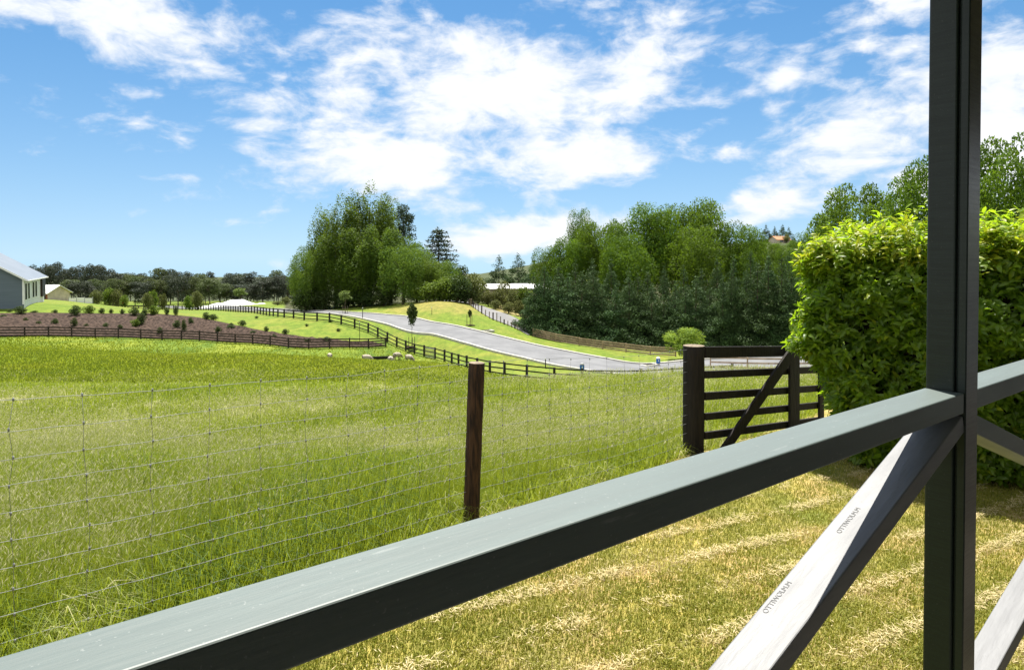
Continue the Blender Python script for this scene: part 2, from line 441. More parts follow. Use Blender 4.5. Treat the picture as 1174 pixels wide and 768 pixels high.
sd = bpy.data.lights.new('sun', 'SUN'); sd.energy = 4.8; sd.angle = rad(.55); sd.color = (1.0, .95, .86)
so = bpy.data.objects.new('sun', sd); COL.objects.link(so)
dsun = Vector((math.sin(SUN_AZ) * math.cos(SUN_EL), math.cos(SUN_AZ) * math.cos(SUN_EL), math.sin(SUN_EL)))
so.rotation_euler = dsun.to_track_quat('Z', 'Y').to_euler()
so.location = dsun * 50

vs = scene.view_settings
vs.view_transform = 'Standard'; vs.look = 'None'; vs.gamma = 1.0; vs.use_curve_mapping = False
vs.exposure = 1.2
scene.render.engine = 'CYCLES'
scene.cycles.max_bounces = 7; scene.cycles.diffuse_bounces = 3; scene.cycles.transmission_bounces = 3; scene.cycles.transparent_max_bounces = 4
scene.cycles.use_denoising = True
scene.cycles.sample_clamp_indirect = 6

# ------------------------------------------------------------------ ground sheet
def fence_side(x, y):
    """>0 on the paddock side of the wire fence"""
    n = np.array([-fdir[1], fdir[0]])
    return (x - FA[0]) * n[0] + (y - FA[1]) * n[1]
def poly_mask(x, y, poly):
    inside = np.zeros(len(x), bool); n = len(poly)
    for i in range(n):
        x1, y1 = poly[i]; x2, y2 = poly[(i + 1) % n]
        c = ((y1 > y) != (y2 > y)) & (x < (x2 - x1) * (y - y1) / (y2 - y1 + 1e-12) + x1)
        inside ^= c
    return inside
cols = np.concatenate([np.arange(-800, -60, 20), np.arange(-60, 1240, 4), np.arange(1240, 2060, 20)]).astype(float)
rows = np.exp(np.concatenate([np.arange(math.log(2.4), math.log(45), .014), np.arange(math.log(45), math.log(260), .008), np.arange(math.log(260), math.log(4400), .03)]))
PXg, Yg = np.meshgrid(cols, rows); Xg = (PXg - CX) / F * Yg
xf, yf, pf = Xg.ravel(), Yg.ravel(), PXg.ravel()
zf = gz_arr(xf, yf)
def zmix(c, d, m): return c * (1 - m[:, None]) + np.array(d)[None] * m[:, None]
nA = fbm(xf * .12, yf * .12, 3); nB = fbm(xf * .6, yf * .6, 9); nC = fbm(xf * 2.5, yf * 2.5, 17)
side = fence_side(xf, yf)
gc = np.tile(np.array([[.11, .165, .017]]), (len(xf), 1))
# paddock: lush green with yellowed patches
gc = zmix(gc, (.155, .195, .022), smooth(.42, .66, fbm(xf * .22, yf * .09, 5) * .6 + nB * .4))
gc = zmix(gc, (.07, .125, .014), smooth(.52, .72, fbm(xf * .3 + 9, yf * .12 + 4, 6)))
gc = zmix(gc, (.20, .19, .075), smooth(.58, .75, fbm(xf * .2 + 3, yf * .1 + 8, 8)) * smooth(16, 24, yf) * (1 - smooth(52, 64, yf)) * .7)
def road_far_y(px): return np.interp(px, [q[0] for q in RF], [q[2] for q in RF])
f2y = np.interp(pf, [q[0] for q in F2], [q[2] for q in F2])
verge = smooth(-.5, .5, yf - f2y) * (pf > 100) 
inner = ((yf > np.interp(pf, [q[0] for q in MT], [q[2] for q in MT])) & (pf < 432)).astype(float)
mown = np.clip(np.maximum(verge, inner), 0, 1)
gc = zmix(gc, (.11, .165, .018), mown * .95)
gc = zmix(gc, (.165, .185, .03), mown * smooth(.45, .65, nA * .5 + nB * .5) * .7)
# dry knoll behind the road
kn = np.exp(-(((pf - 505) / 62) ** 2 + ((yf - 113) / 9.5) ** 2)) 
gc = zmix(gc, (.205, .185, .05), np.clip(smooth(.15, .95, kn + (nB - .5) * .7), 0, 1) * .85)
gc = zmix(gc, (.26, .20, .10), smooth(-2, 2, yf - 112) * smooth(560, 575, pf) * (pf < 612) * (yf < 135) * .7)
gc = zmix(gc, (.05, .055, .022), smooth(0, 6, yf - np.where(pf > 600, 99, 134)) * (pf > 325) * (yf < 250))
gc = zmix(gc, (.055, .07, .03), smooth(230, 300, yf))
# soil and thatch of the near lawn
lawn = (side < 0.03) & (yf < 12)
gc[lawn] = (zmix(zmix(np.tile([[.225, .205, .05]], (len(xf), 1)), (.30, .235, .09), smooth(.45, .65, nC)), (.10, .14, .02), smooth(.5, .7, nB)))[lawn]
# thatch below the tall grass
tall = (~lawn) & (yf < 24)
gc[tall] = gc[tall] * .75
nr, nc = len(rows), len(cols)
idx = np.arange(nr * nc).reshape(nr, nc)
Q = np.stack([idx[:-1, :-1], idx[:-1, 1:], idx[1:, 1:], idx[1:, :-1]], -1).reshape(-1, 4)
V = np.stack([xf, yf, zf], -1)
# the piece of lawn under and behind the camera
ex = np.array([[x, y, plane_z(x, max(y, 2.3)) - .004] for y in (-14, -6, 0, 2.45) for x in (-14, -8, -4.3, -2, 0, 2, 4.3, 8, 14)])
k = len(V); eidx = np.arange(36).reshape(4, 9) + k
EQ = np.stack([eidx[:-1, :-1], eidx[:-1, 1:], eidx[1:, 1:], eidx[1:, :-1]], -1).reshape(-1, 4)
V = np.concatenate([V, ex]); gcol = np.concatenate([gc, np.tile([[.11, .115, .03]], (36, 1))])
gcol = np.concatenate([gcol, np.ones((len(gcol), 1))], 1)
gm, t = new_mat('ground_cover')
vc = t.node('ShaderNodeVertexColor', layer_name='gcol').outputs[0]
pos = t.node('ShaderNodeNewGeometry').outputs['Position']
mpn = t.node('ShaderNodeMapping'); mpn.inputs['Scale'].default_value = (1, .45, 1); t.l.new(pos, mpn.inputs[0])
f1 = t.noise(mpn.outputs[0], 1.3, 6, .7); f2 = t.noise(mpn.outputs[0], 14, 4, .65)
mm = t.mix(t.sstep(.3, .72, f1), (.72, .78, .7, 1), (1.32, 1.2, 1.25, 1))
col = t.mix(1.0, vc, mm, 'MULTIPLY')
mm2 = t.mix(t.sstep(.3, .7, f2), (.75, .78, .75, 1), (1.25, 1.2, 1.2, 1))
col = t.mix(1.0, col, mm2, 'MULTIPLY')
p = t.node('ShaderNodeBsdfPrincipled'); p.inputs['Roughness'].default_value = .9; p.inputs['Specular IOR Level'].default_value = .15
t.l.new(col, p.inputs['Base Color'])
bn = t.node('ShaderNodeBump'); bn.inputs['Strength'].default_value = .9; bn.inputs['Distance'].default_value = .12
t.l.new(f1, bn.inputs['Height']); t.l.new(bn.outputs[0], p.inputs['Normal'])
t.l.new(p.outputs[0], t.out.inputs[0])
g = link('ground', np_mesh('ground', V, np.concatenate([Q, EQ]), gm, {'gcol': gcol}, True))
tag(g, 'grassy ground of lawn, paddock and verges sloping into the valley', kind='structure')

# ------------------------------------------------------------------ draped strips
def spline(pts, n):
    P = np.array(pts, float); m = len(P)
    out = []
    for tt in np.linspace(0, m - 1 - 1e-6, n):
        i = int(tt); f = tt - i
        p0, p1, p2, p3 = P[max(i - 1, 0)], P[i], P[i + 1], P[min(i + 2, m - 1)]
        out.append(.5 * ((2 * p1) + (-p0 + p2) * f + (2 * p0 - 5 * p1 + 4 * p2 - p3) * f * f + (-p0 + 3 * p1 - 3 * p2 + p3) * f ** 3))
    return np.array(out)
def world_xy(pts): return [(X_of(q[0], q[2]), q[2]) for q in pts]
def strip(name, A, B, n, mrows, mat, dz, label, lump=0.0, under=True):
    a = spline(world_xy(A), n); b = spline(world_xy(B), n)
    tt = np.linspace(0, 1, mrows)
    XY = a[None] * (1 - tt)[:, None, None] + b[None] * tt[:, None, None]
    x, y = XY[..., 0].ravel(), XY[..., 1].ravel()
    z = gz_arr(x, y) + dz
    if lump: z = z + lump * (fbm(x * 1.7, y * 1.7, 31) - .35) * np.minimum(1, 6 * np.minimum(np.repeat(tt, n), 1 - np.repeat(tt, n)))
    V = np.stack([x, y, z], -1); idx = np.arange(n * mrows).reshape(mrows, n)
    q = np.stack([idx[:-1, :-1], idx[:-1, 1:], idx[1:, 1:], idx[1:, :-1]], -1).reshape(-1, 4)
    me = np_mesh(name, V, q, mat, None, True)
    o = link(name, me)
    return tag(o, label, kind='structure'), a, b
road, ra, rb = strip('road', RN, RF, 160, 8, M['asphalt'], .07, 'grey sealed road curving down past the paddock')
def kerb_mb(line, nrm_sign, hgt=.14, w_=.3):
    mb = MB(); P = np.array(line)
    T = np.gradient(P, axis=0); T /= np.linalg.norm(T, axis=1)[:, None]
    N = np.stack([-T[:, 1], T[:, 0]], -1) * nrm_sign
    z = gz_arr(P[:, 0], P[:, 1]) + .07
    vs = []
    for i in range(len(P)):
        for off, dz in ((0, -.1), (0, hgt), (w_, hgt), (w_, -.15)):
            vs.append((P[i, 0] + N[i, 0] * off, P[i, 1] + N[i, 1] * off, z[i] + dz))
    fs = []
    for i in range(len(P) - 1):
        for j in range(3):
            a0 = i * 4 + j; fs.append((a0, a0 + 1, a0 + 5, a0 + 4))
    mb.add(vs, fs); return mb
k1 = kerb_mb(ra, -1).build('kerb', M['kerb']); tag(k1, 'pale concrete kerb along the paddock side of the road', kind='structure')
k2 = kerb_mb(rb, 1).build('kerb', M['kerb']); tag(k2, 'pale concrete kerb along the tree side of the road', kind='structure')

# driveway climbing past the knoll
DL = [(505, 345.5, 150), (528, 348, 128), (545, 355, 114), (561, 365, 106), (578, 370, 101.5), (593, 374.5, 98.5), (606, 379.5, 96)]
DR = [(510, 344.5, 160), (538, 347.5, 136), (552, 350.5, 121), (566, 355, 116), (582, 360, 111.5), (597, 366.5, 107), (612, 373, 103)]
strip('driveway', DL, DR, 60, 5, M['drive'], .08, 'narrow grey driveway climbing behind the dry knoll')
mulch_m = plain('bark_mulch', (.085, .058, .044), (.012, .008, .006), 3.2, .95, .1, .8, 6)
MBt = [(q[0], 0, q[2] + .25) for q in F1]
strip('mulch_bed', MBt, MT, 220, 24, mulch_m, .16, 'bank of brown bark mulch above the plank fence', lump=.55)

# ------------------------------------------------------------------ verandah railing
K = .625
r3 = Vector((.785, .62, 0)).normalized(); n3 = Vector((-r3.y, r3.x, 0)); z3 = Vector((0, 0, 1))
P0 = Vector((1.99 * K, 2.99 * K, 0))
def rp(s, n, z): return P0 + r3 * s + n3 * n + Vector((0, 0, z))
TOP = EYE - .6 * K
ver = empty('veranda_railing', P0, 'dark green timber verandah railing with a square post, handrail and diagonal braces', 'railing')
def local(mb):
    mb.v = [tuple(Vector(v) - P0) for v in mb.v]; return mb
pw = .100
# post: main timber with rebate and front facing
mb = MB(); mb.frame(rp(0, .026, -.05), r3 * .098, n3 * (pw - .026), z3 * 3.5)
local(mb).build('post', M['post_paint'], ver, bevel=.006, seg=3)
mb = MB(); mb.frame(rp(.012, .0225, -.05), r3 * .08, n3 * .006, z3 * 3.5)
local(mb).build('post_rebate', M['post_paint'], ver)
mb = MB(); mb.frame(rp(.007, 0, -.05), r3 * .091, n3 * .0225, z3 * 3.5)
local(mb).build('post_facing', M['post_paint'], ver, bevel=.003, seg=2)
H_ = .0565
for s0, s1 in ((-4.2, .0), (.098, 2.6)):
    mb = MB(); o = rp(s0, .002, TOP - H_)
    mb.frame(o, r3 * (s1 - s0), n3 * .100, z3 * H_)
    local(mb).build('handrail', M['paint'], ver, bevel=.004, seg=3)
def brace(s0, z0, s1, z1, th, wn=(.004, .100), mat='brace_paint'):
    a = rp(s0, wn[0], z0); b = rp(s1, wn[0], z1)
    d = (b - a); up = n3.cross(d).normalized()
    if up.z < 0: up = -up
    mb = MB(); mb.frame(a - up * th, d, n3 * (wn[1] - wn[0]), up * th)
    return local(mb).build('brace', M[mat], ver, bevel=.003, seg=2), a, b, up
zt = 1.8625
br1 = brace(-.002, zt, -2.9, zt - .357 * 2.9, .049)
brace(.100, zt - .01, 2.6, zt - .01 - .335 * 2.5, .053, mat='paint')
brace(.098, 1.041 - .26 * .244, 2.6, 1.041 + .27 * 2.26, .05, wn=(.008, .096))
mb = MB(); mb.frame(rp(2.6, 0, -.05), r3 * .098, n3 * pw, z3 * 3.45)
local(mb).build('post', M['post_paint'], ver, bevel=.006, seg=3)
# faint mill stamps pressed into the weathered brace
def stamp(text, s_along, off, size):
    a, b, up = br1[1], br1[2], br1[3]
    d = (b - a).normalized()
    cu = bpy.data.curves.new('mill_stamp', 'FONT'); cu.body = text; cu.size = size; cu.extrude = .0003
    cu.materials.append(M['stamp'])
    tmp = bpy.data.objects.new('stamp_curve', cu); COL.objects.link(tmp)
    me = bpy.data.meshes.new_from_object(tmp); bpy.data.objects.remove(tmp)
    o = link('mill_stamp', me, br1[0])
    xa = -d; ya = n3                              # reads uphill
    if xa.cross(ya).dot(up) < 0: ya = -ya
    m = Matrix((xa, ya, up)).transposed().to_4x4()
    m.translation = a + d * s_along + n3 * off + up * .0006 - P0
    o.matrix_local = m
    tag(o, 'dark mill stamp in the grey timber')
for tx, sa, of in (('OTTIWOLM.M', .90, .075), ('OTTIWOLM.M', .60, .060), ('OTTIWOLM.M', 1.22, .085)):
    stamp(tx, sa, of, .0165)

# the house this verandah belongs to (behind and above the camera)
vw = plain('weatherboard', (.32, .31, .29), (.27, .265, .25), 2, .7, .3)
mb = MB(); mb.frame(rp(-7, -3.2, -.2), r3 * 13, n3 * -.3, z3 * 4.2); o = mb.build('wall', vw); tag(o, 'house wall behind the verandah', kind='structure')
mb = MB(); mb.frame(rp(-7, -3.2, 3.36), r3 * 13, n3 * 3.42, z3 * .12); o = mb.build('roof', vw); tag(o, 'verandah roof above the railing', kind='structure')
mb = MB(); mb.frame(rp(-7, -3.2, .78), r3 * 13, n3 * 3.12, z3 * .12); o = mb.build('floor', plain('pale_decking', (.24, .21, .17), (.19, .165, .13), 2, .7, .3)); tag(o, 'timber verandah floor', kind='structure')

# ------------------------------------------------------------------ wire fence in front
FO = Vector((FB[0], FB[1], 0))
wf = empty('wire_fence', Vector((FB[0], FB[1], gz(*FB))), 'galvanised wire netting fence with a leaning brown post along the long grass', 'fence')
wloc = wf.location.copy()
def fpt(s, h):
    """s metres back from the gate post along the fence, h above ground"""
    q = FB - fdir * s
    return Vector((q[0], q[1], gz(q[0], q[1]) + h))
rr = random.Random(5)
hs = [.14, .26, .375, .485, .60, .72, .845, .97, 1.10, 1.235]
for i, h in enumerate(hs):
    pts = []
    for kx in range(0, 93):
        s = kx * .1
        sag = .008 * math.sin(s * 1.1 + i * 1.3) + .002 * math.sin(s * 21 + i)
        pts.append(fpt(s, h + sag) - wloc)
    MB().tube(pts, .0013 if i < 9 else .0015, 5).build('wire', M['wire'], wf, True)
for kx in range(30):
    s = .18 + kx * .298
    pts = [fpt(s + .012 * rr.uniform(-1, 1), h) - wloc + Vector((rr.uniform(-.006, .006), rr.uniform(-.006, .006), 0)) for h in hs]
    mb = MB().tube(pts, .0011, 5)
    for pnt in pts: mb.tube([pnt - Vector((0, 0, .008)), pnt + Vector((0, 0, .008))], .0045, 5)
    mb.build('stay', M['wire'], wf, True)
# leaning post: set where the photograph has it
s_post = 0
best = 9
for kx in range(0, 700):
    q = FB - fdir * kx * .01
    d = abs((q[0] / q[1]) * F + CX - 541)
    if d < best: best, s_post = d, kx * .01
q = FB - fdir * s_post; Yp = q[1]
top = at(546.5, 415.5, Yp); bz = gz(q[0], q[1])
pbot = at(540, 600, Yp)
dd = (top - pbot).normalized()
pb = pbot + dd * ((bz - .25 - pbot.z) / dd.z)
def round_post(p, q, r, n=18, seed=0, chop=False):
    mb = MB(); L = 14
    pts = [p.lerp(q, i / (L - 1)) for i in range(L)]
    R2 = random.Random(seed)
    mb.tube(pts, [r * (1 + R2.uniform(-.03, .03)) for _ in pts], n)
    for f in range(len(mb.f)): pass
    mb.m[-1] = 1
    return mb
pm = round_post(pb - wloc, top - wloc, .063, seed=3)
po = pm.build('post', [M['brown_wood'], M['post_top']], wf, True)
tag(po, 'reddish brown round fence post leaning slightly')

gposta = Vector((FB[0] + .07, FB[1] + .05, 0)); gb = gz(gposta.x, gposta.y)
gtop = at(800, 396, gposta.y)
gp_o = round_post(Vector((0, 0, -.4)), Vector((-.01 * 0, 0, gtop.z - gb)), .122, 24, seed=8).build('gate_post', [M['dark_wood'], M['post_top']], None, True)
gp_o.location = (gposta.x, gposta.y, gb)
tag(gp_o, 'thick round black gate post between the wire fence and the wooden gate', 'post')
for pobj in (po, gp_o):
    b = pobj.modifiers.new('bevel', 'BEVEL'); b.width = .006; b.segments = 2; b.limit_method = 'ANGLE'

# ------------------------------------------------------------------ wooden gate
YL, YR = 7.86, 9.45
gate = empty('wooden_gate', gp(815, YL), 'black five-rail wooden farm gate with a diagonal brace beside the hedge', 'gate')
gl = gate.location.copy()
rows_g = [((397.6, 410.7), (396.6, 407.3)), ((425.6, 434), (420.2, 427.5)), ((450, 459), (441.6, 448.6)), ((474, 482), (460.7, 468)), ((495.6, 504), (478, 485.5))]
for (l0, l1), (r0, r1) in rows_g:
    a0, a1 = at(809, l0, YL), at(809, l1, YL); b0, b1 = at(942, r0, YR), at(942, r1, YR)
    mb = MB(); back = Vector((-.025, .03, 0))
    vs = [a0, a1, b1, b0, a0 + back, a1 + back, b1 + back, b0 + back]
    mb.add([v - gl for v in vs], [(0, 1, 2, 3), (7, 6, 5, 4), (0, 3, 7, 4), (1, 5, 6, 2), (0, 4, 5, 1), (3, 2, 6, 7)])
    mb.build('rail', M['dark_wood'], gate, bevel=.004)
def gpt(px, py, dy=0.0):
    tt = (px - 812) / 130.0
    # depth along the gate for a screen column
    xl, xr = X_of(812, YL), X_of(942, YR)
    kx = (px - CX) / F
    s = (kx * YL - xl) / ((xr - xl) - kx * (YR - YL))
    Yq = YL + (YR - YL) * s
    return at(px, py, Yq) - gl + Vector((.02, -.024, 0)) * dy
def slab(pts, th, name):
    mb = MB(); f_ = [p for p in pts]; b_ = [p + Vector((-.016, .02, 0)) * th for p in pts]
    mb.add(f_ + b_, [(0, 1, 2, 3), (7, 6, 5, 4), (0, 4, 5, 1), (1, 5, 6, 2), (2, 6, 7, 3), (3, 7, 4, 0)])
    return mb.build(name, M['dark_wood'], gate, bevel=.004)
slab([gpt(903, 396.5, 1.2), gpt(903, 500, 1.2), gpt(914, 498, 1.2), gpt(914, 396.8, 1.2)], 1.3, 'upright')
slab([gpt(937, 400, 1.2), gpt(937, 497, 1.2), gpt(942, 496, 1.2), gpt(942, 400, 1.2)], 1.3, 'upright')
slab([gpt(818, 517, 2.4), gpt(826, 521, 2.4), gpt(911, 401, 2.4), gpt(899, 401, 2.4)], 1.3, 'diagonal_brace')

# ------------------------------------------------------------------ leaves
def unit(v): return v / np.maximum(np.linalg.norm(v, axis=-1, keepdims=True), 1e-9)
def rand_dir(n, rng=R): return unit(rng.normal(size=(n, 3)))
def leaf_quads(P, T, N, L, W, fold=0.0):
    """diamond leaves: base P, along T, normal N"""
    B = unit(np.cross(N, T))
    L = np.asarray(L)[:, None]; W = np.asarray(W)[:, None]
    mid = P + T * L * .45
    V = np.stack([P, mid + B * W * .5, P + T * L, mid - B * W * .5], 1).reshape(-1, 3)
    i = np.arange(len(P))[:, None] * 4
    return V, i + np.array([[0, 1, 2, 3]])
def leaf_fold(P, T, N, L, W, droop):
    """pointed leaf folded along the midrib and drooping at the tip: 4 triangles + 2 quads"""
    B = unit(np.cross(N, T)); L = np.asarray(L)[:, None]; W = np.asarray(W)[:, None]; D = np.asarray(droop)[:, None]
    m1 = P + T * L * .3 + N * L * .02; m2 = P + T * L * .66 - N * D * L * .35
    tip = P + T * L * .98 - N * D * L
    e = N * W * .16
    V = np.stack([P, m1, m2, tip, m1 + B * W * .46 + e, m2 + B * W * .42 + e, m1 - B * W * .46 + e, m2 - B * W * .42 + e], 1).reshape(-1, 3)
    i = np.arange(len(P))[:, None] * 8
    tri = np.concatenate([i + np.array([[0, 1, 4]]), i + np.array([[0, 6, 1]]), i + np.array([[2, 3, 5]]), i + np.array([[2, 7, 3]])])
    qd = np.concatenate([i + np.array([[1, 2, 5, 4]]), i + np.array([[1, 6, 7, 2]])])
    return V, tri, qd

def crown_mesh(name, centers, radii, per, leaf, mat, rng, squash=(1, 1, 1), up=.22, droop=0.0, aspect=.6, jitter=.24, hang=0.0, tipt=0.0):
    centers = np.asarray(centers); radii = np.asarray(radii); n = len(centers)
    cnt = np.maximum(8, (per * (radii / radii.mean()) ** 2)).astype(int)
    ci = np.repeat(np.arange(n), cnt); m = len(ci)
    d = rand_dir(m, rng); d[:, 2] += .25; d = unit(d)
    rr_ = radii[ci][:, None] * (1 - jitter + jitter * 1.5 * rng.random((m, 1)))
    P = centers[ci] + d * rr_ * np.array(squash)
    N = unit(d * 1.3 + .38 * rand_dir(m, rng) + np.array([0, 0, up]))
    T = unit(np.cross(N, rand_dir(m, rng)) + d * .5 - np.array([0, 0, hang]))
    L = leaf * (.6 + .8 * rng.random(m))
    V, Q = leaf_quads(P, T, N, L, L * aspect)
    ctone = rng.random(n) * .55
    tone = np.clip(ctone[ci] + .45 * rng.random(m) + tipt * (rr_[:, 0] / radii[ci] - .9), 0, 1)
    return np_mesh(name, V, Q, mat, {'tone': np.repeat(tone, 4)})

M['l_poplar'] = leafmat('poplar_leaf', (.022, .048, .007), (.092, .145, .016), (.28, .42, .03), .24)
M['l_broad'] = leafmat('broad_leaf', (.026, .060, .007), (.10, .165, .014), (.27, .44, .02), .26)
M['l_bright'] = leafmat('bright_leaf', (.028, .065, .009), (.125, .185, .022), (.28, .42, .04), .26)
M['l_conifer'] = leafmat('conifer_needle', (.015, .034, .013), (.078, .135, .046), (.10, .16, .04), .2)
M['l_fir'] = leafmat('fir_needle', (.018, .034, .014), (.05, .075, .022), (.06, .10, .03), .15, .6, .2)
M['l_gum'] = leafmat('gum_leaf', (.024, .032, .024), (.064, .080, .052), (.09, .11, .06), .2, .6, .2)
M['l_gum2'] = leafmat('olive_gum_leaf', (.040, .058, .020), (.105, .130, .046), (.14, .18, .05), .25, .6, .2)
M['l_shrub'] = leafmat('shrub_leaf', (.022, .040, .012), (.06, .09, .022), (.12, .18, .03), .25)
M['l_lime'] = leafmat('lime_leaf', (.10, .16, .018), (.2, .27, .035), (.38, .5, .06), .4)
M['l_young'] = leafmat('young_leaf', (.07, .10, .025), (.15, .2, .055), (.25, .34, .08), .4)
M['l_scrub'] = leafmat('scrub_leaf', (.06, .075, .022), (.15, .16, .05), (.2, .23, .06), .3)

def trunk_mb(h, r, rng, limbs=5, spread=.25, z0=.25, z1=.7, lean=.0):
    mb = MB()
    pts = [(lean * rng.uniform(-1, 1) * i / 5, lean * rng.uniform(-1, 1) * i / 5, -.03 + (h + .03) * i / 5) for i in range(6)]
    mb.tube(pts, [r * (1.25 if i == 0 else 1) * (1 - .16 * i) for i in range(6)], 7)
    for k in range(limbs):
        zb = rng.uniform(z0, z1) * h; a = rng.uniform(0, 6.28); l = spread * rng.uniform(.6, 1)
        b = Vector((0, 0, zb)); e = b + Vector((math.cos(a) * l, math.sin(a) * l, l * rng.uniform(.5, 1.1)))
        mb.tube([b, b.lerp(e, .5) + Vector((0, 0, -.02)), e], [r * .5, r * .35, r * .12], 5)
    return mb

# unit-height prototypes: (trunk mesh, crown mesh)
PROTO = {}
def make_proto(key, name, centers, radii, per, leaf, mat, trunk, bark='bark', **kw):
    rng = np.random.default_rng(abs(hash(key)) % 1000 if False else sum(map(ord, key)))
    cm = crown_mesh(name + '_crown', centers, radii, per, leaf, M[mat], rng, **kw)
    tb = trunk.build('trunk', M[bark]); tm = tb.data; bpy.data.objects.remove(tb)
    PROTO[key] = (tm, cm)
rt = random.Random(21); rg = np.random.default_rng(77)
def ell(n, c, r, rng, shell=.75, zlo=-9):
    out = []
    while len(out) < n:
        d = rand_dir(1, rng)[0]; q = d * (shell + (1 - shell) * rng.random()) if rng.random() < .75 else d * rng.random() * .8
        p = np.array(c) + q * np.array(r)
        if p[2] > zlo: out.append(p)
    return np.array(out)
for k in range(3):      # broad deciduous
    C = ell(40, (0, 0, .54), (.37, .37, .37), rg, .86)
    C = np.concatenate([C, ell(14, (.18 * (k - 1), .08, .68), (.21, .21, .25), rg, .85)])
    make_proto('broad%d' % k, 'broadleaf', C, rg.uniform(.07, .165, len(C)), 380, .019, 'l_broad', trunk_mb(.7, .022, rt, 7, .3))
for k in range(2):      # poplar: tall, upright streaky clusters
    C = ell(60, (0, 0, .52), (.185, .185, .42), rg, .85)
    make_proto('poplar%d' % k, 'poplar', C, rg.uniform(.045, .10, len(C)), 300, .0155, 'l_poplar', trunk_mb(.85, .018, rt, 7, .18), squash=(.72, .72, 2.4))
for k in range(3):      # shelter belt conifer: ragged drooping sprays, pointed leaders
    C = []; rr_ = []
    for j in range(120):
        h = .02 + .92 * rg.random() ** 1.25; a = rg.random() * 6.28
        w_ = (.37 * (1 - h) ** 1.1 + .008) * (1 - .55 * rg.random() ** 2) * (1.0 + .15 * math.sin(3 * a + k))
        C.append((math.cos(a) * w_, math.sin(a) * w_, h + rg.uniform(-.02, .02))); rr_.append((.012 + .072 * (1 - h)) * rg.uniform(.7, 1.3))
    for h in (.86, .90, .93, .96, .985): C.append((0, 0, h)); rr_.append(.03 * (1.25 - h))
    make_proto('belt%d' % k, 'conifer', C, rr_, 95, .026, 'l_conifer', trunk_mb(.93, .014, rt, 0), squash=(1.25, 1.25, .62), aspect=.42, hang=.1, up=.25, tipt=1.2, jitter=.35)
C = []; rr_ = []         # layered fir
for tier in range(15):
    h = .08 + tier * .062; w_ = .27 * (1 - h) ** .8 + .012
    for j in range(11):
        a = 6.28 * j / 11 + tier * .7 + rg.uniform(-.2, .2)
        for f_ in (.45, .95):
            C.append((math.cos(a) * w_ * f_ * rg.uniform(.8, 1.1), math.sin(a) * w_ * f_, h - .02 * f_ + rg.uniform(-.008, .008))); rr_.append(.022 + .03 * (1 - h) * f_)
C.append((0, 0, .985)); rr_.append(.01)
make_proto('fir', 'fir', C, rr_, 22, .028, 'l_fir', trunk_mb(.95, .014, rt, 0), squash=(1.2, 1.2, .45), aspect=.35)
C = []; rr_ = []         # dark ragged cypress
for j in range(110):
    h = .12 + .86 * rg.random(); a = rg.random() * 6.28; w_ = .24 * min(1, (1.02 - h) * 1.9 + .1) * (.6 + .5 * rg.random())
    C.append((math.cos(a) * w_, math.sin(a) * w_, h)); rr_.append(rg.uniform(.03, .06))
make_proto('cypress', 'cypress', C, rr_, 70, .024, 'l_fir', trunk_mb(.9, .02, rt, 8, .2), squash=(1.3, 1.3, .6), aspect=.4)
for k in range(3):      # gum: bare leg, puffs of foliage at the top
    C = []; rr_ = []
    for j in range(26 + 4 * k):
        a = rg.random() * 6.28; w_ = .24 * math.sqrt(rg.random()); h = .55 + .40 * rg.random() * (1 - w_ * 1.2)
        C.append((math.cos(a) * w_, math.sin(a) * w_, h)); rr_.append(rg.uniform(.05, .09))
    for j in range(16):
        a = rg.random() * 6.28; w_ = .2 * math.sqrt(rg.random()); C.append((math.cos(a) * w_, math.sin(a) * w_, rg.uniform(.22, .6))); rr_.append(rg.uniform(.04, .08))
    make_proto('gum%d' % k, 'gum', C, rr_, 95, .028, 'l_gum' if k != 1 else 'l_gum2', trunk_mb(.85, .016, rt, 9, .26, .3, .8, .015), 'gum_bark', squash=(1.1, 1.1, .75))
for k in range(2):      # shrub / bush
    C = ell(30 + 8 * k, (0, 0, .48), (.38, .38, .40), rg, .7, .05)
    make_proto('bush%d' % k, 'bush', C, rg.uniform(.10, .2, len(C)), 60, .075, 'l_shrub' if k == 0 else 'l_bright', trunk_mb(.5, .04, rt, 4, .3))
    make_proto('scrub%d' % k, 'scrub', C, rg.uniform(.10, .2, len(C)), 70, .07, 'l_scrub', trunk_mb(.5, .04, rt, 4, .3))
C = ell(40, (0, 0, .55), (.42, .42, .36), rg, .75)
make_proto('lime', 'weeping', C, rg.uniform(.09, .16, len(C)), 110, .07, 'l_lime', trunk_mb(.5, .04, rt, 5, .3), squash=(1, 1, .8), aspect=.3, hang=.5)
C = ell(16, (0, 0, .66), (.16, .16, .24), rg, .6)
make_proto('young', 'young_tree', C, rg.uniform(.05, .09, len(C)), 45, .055, 'l_young', trunk_mb(.7, .014, rt, 4, .12, .5, .8))
C = ell(30, (0, 0, .74), (.22, .22, .22), rg, .6)
make_proto('street', 'street_tree', C, rg.uniform(.05, .09, len(C)), 60, .05, 'l_shrub', trunk_mb(.75, .014, rt, 4, .12, .6, .85))
for k in range(2):      # big bright-topped tree
    C = ell(44, (0, 0, .5), (.38, .38, .42), rg, .85)
    make_proto('lush%d' % k, 'lush', C, rg.uniform(.08, .165, len(C)), 300, .024, 'l_bright', trunk_mb(.7, .025, rt, 6, .3))
# nearer oak crowns: more, smaller leaves
C = np.concatenate([ell(120, (0, 0, .58), (.44, .44, .36), rg, .85), ell(30, (.25, -.2, .5), (.24, .24, .22), rg, .8)])
make_proto('oak', 'oak', C, rg.uniform(.045, .10, len(C)), 290, .0185, 'l_broad', trunk_mb(.75, .03, rt, 9, .35))

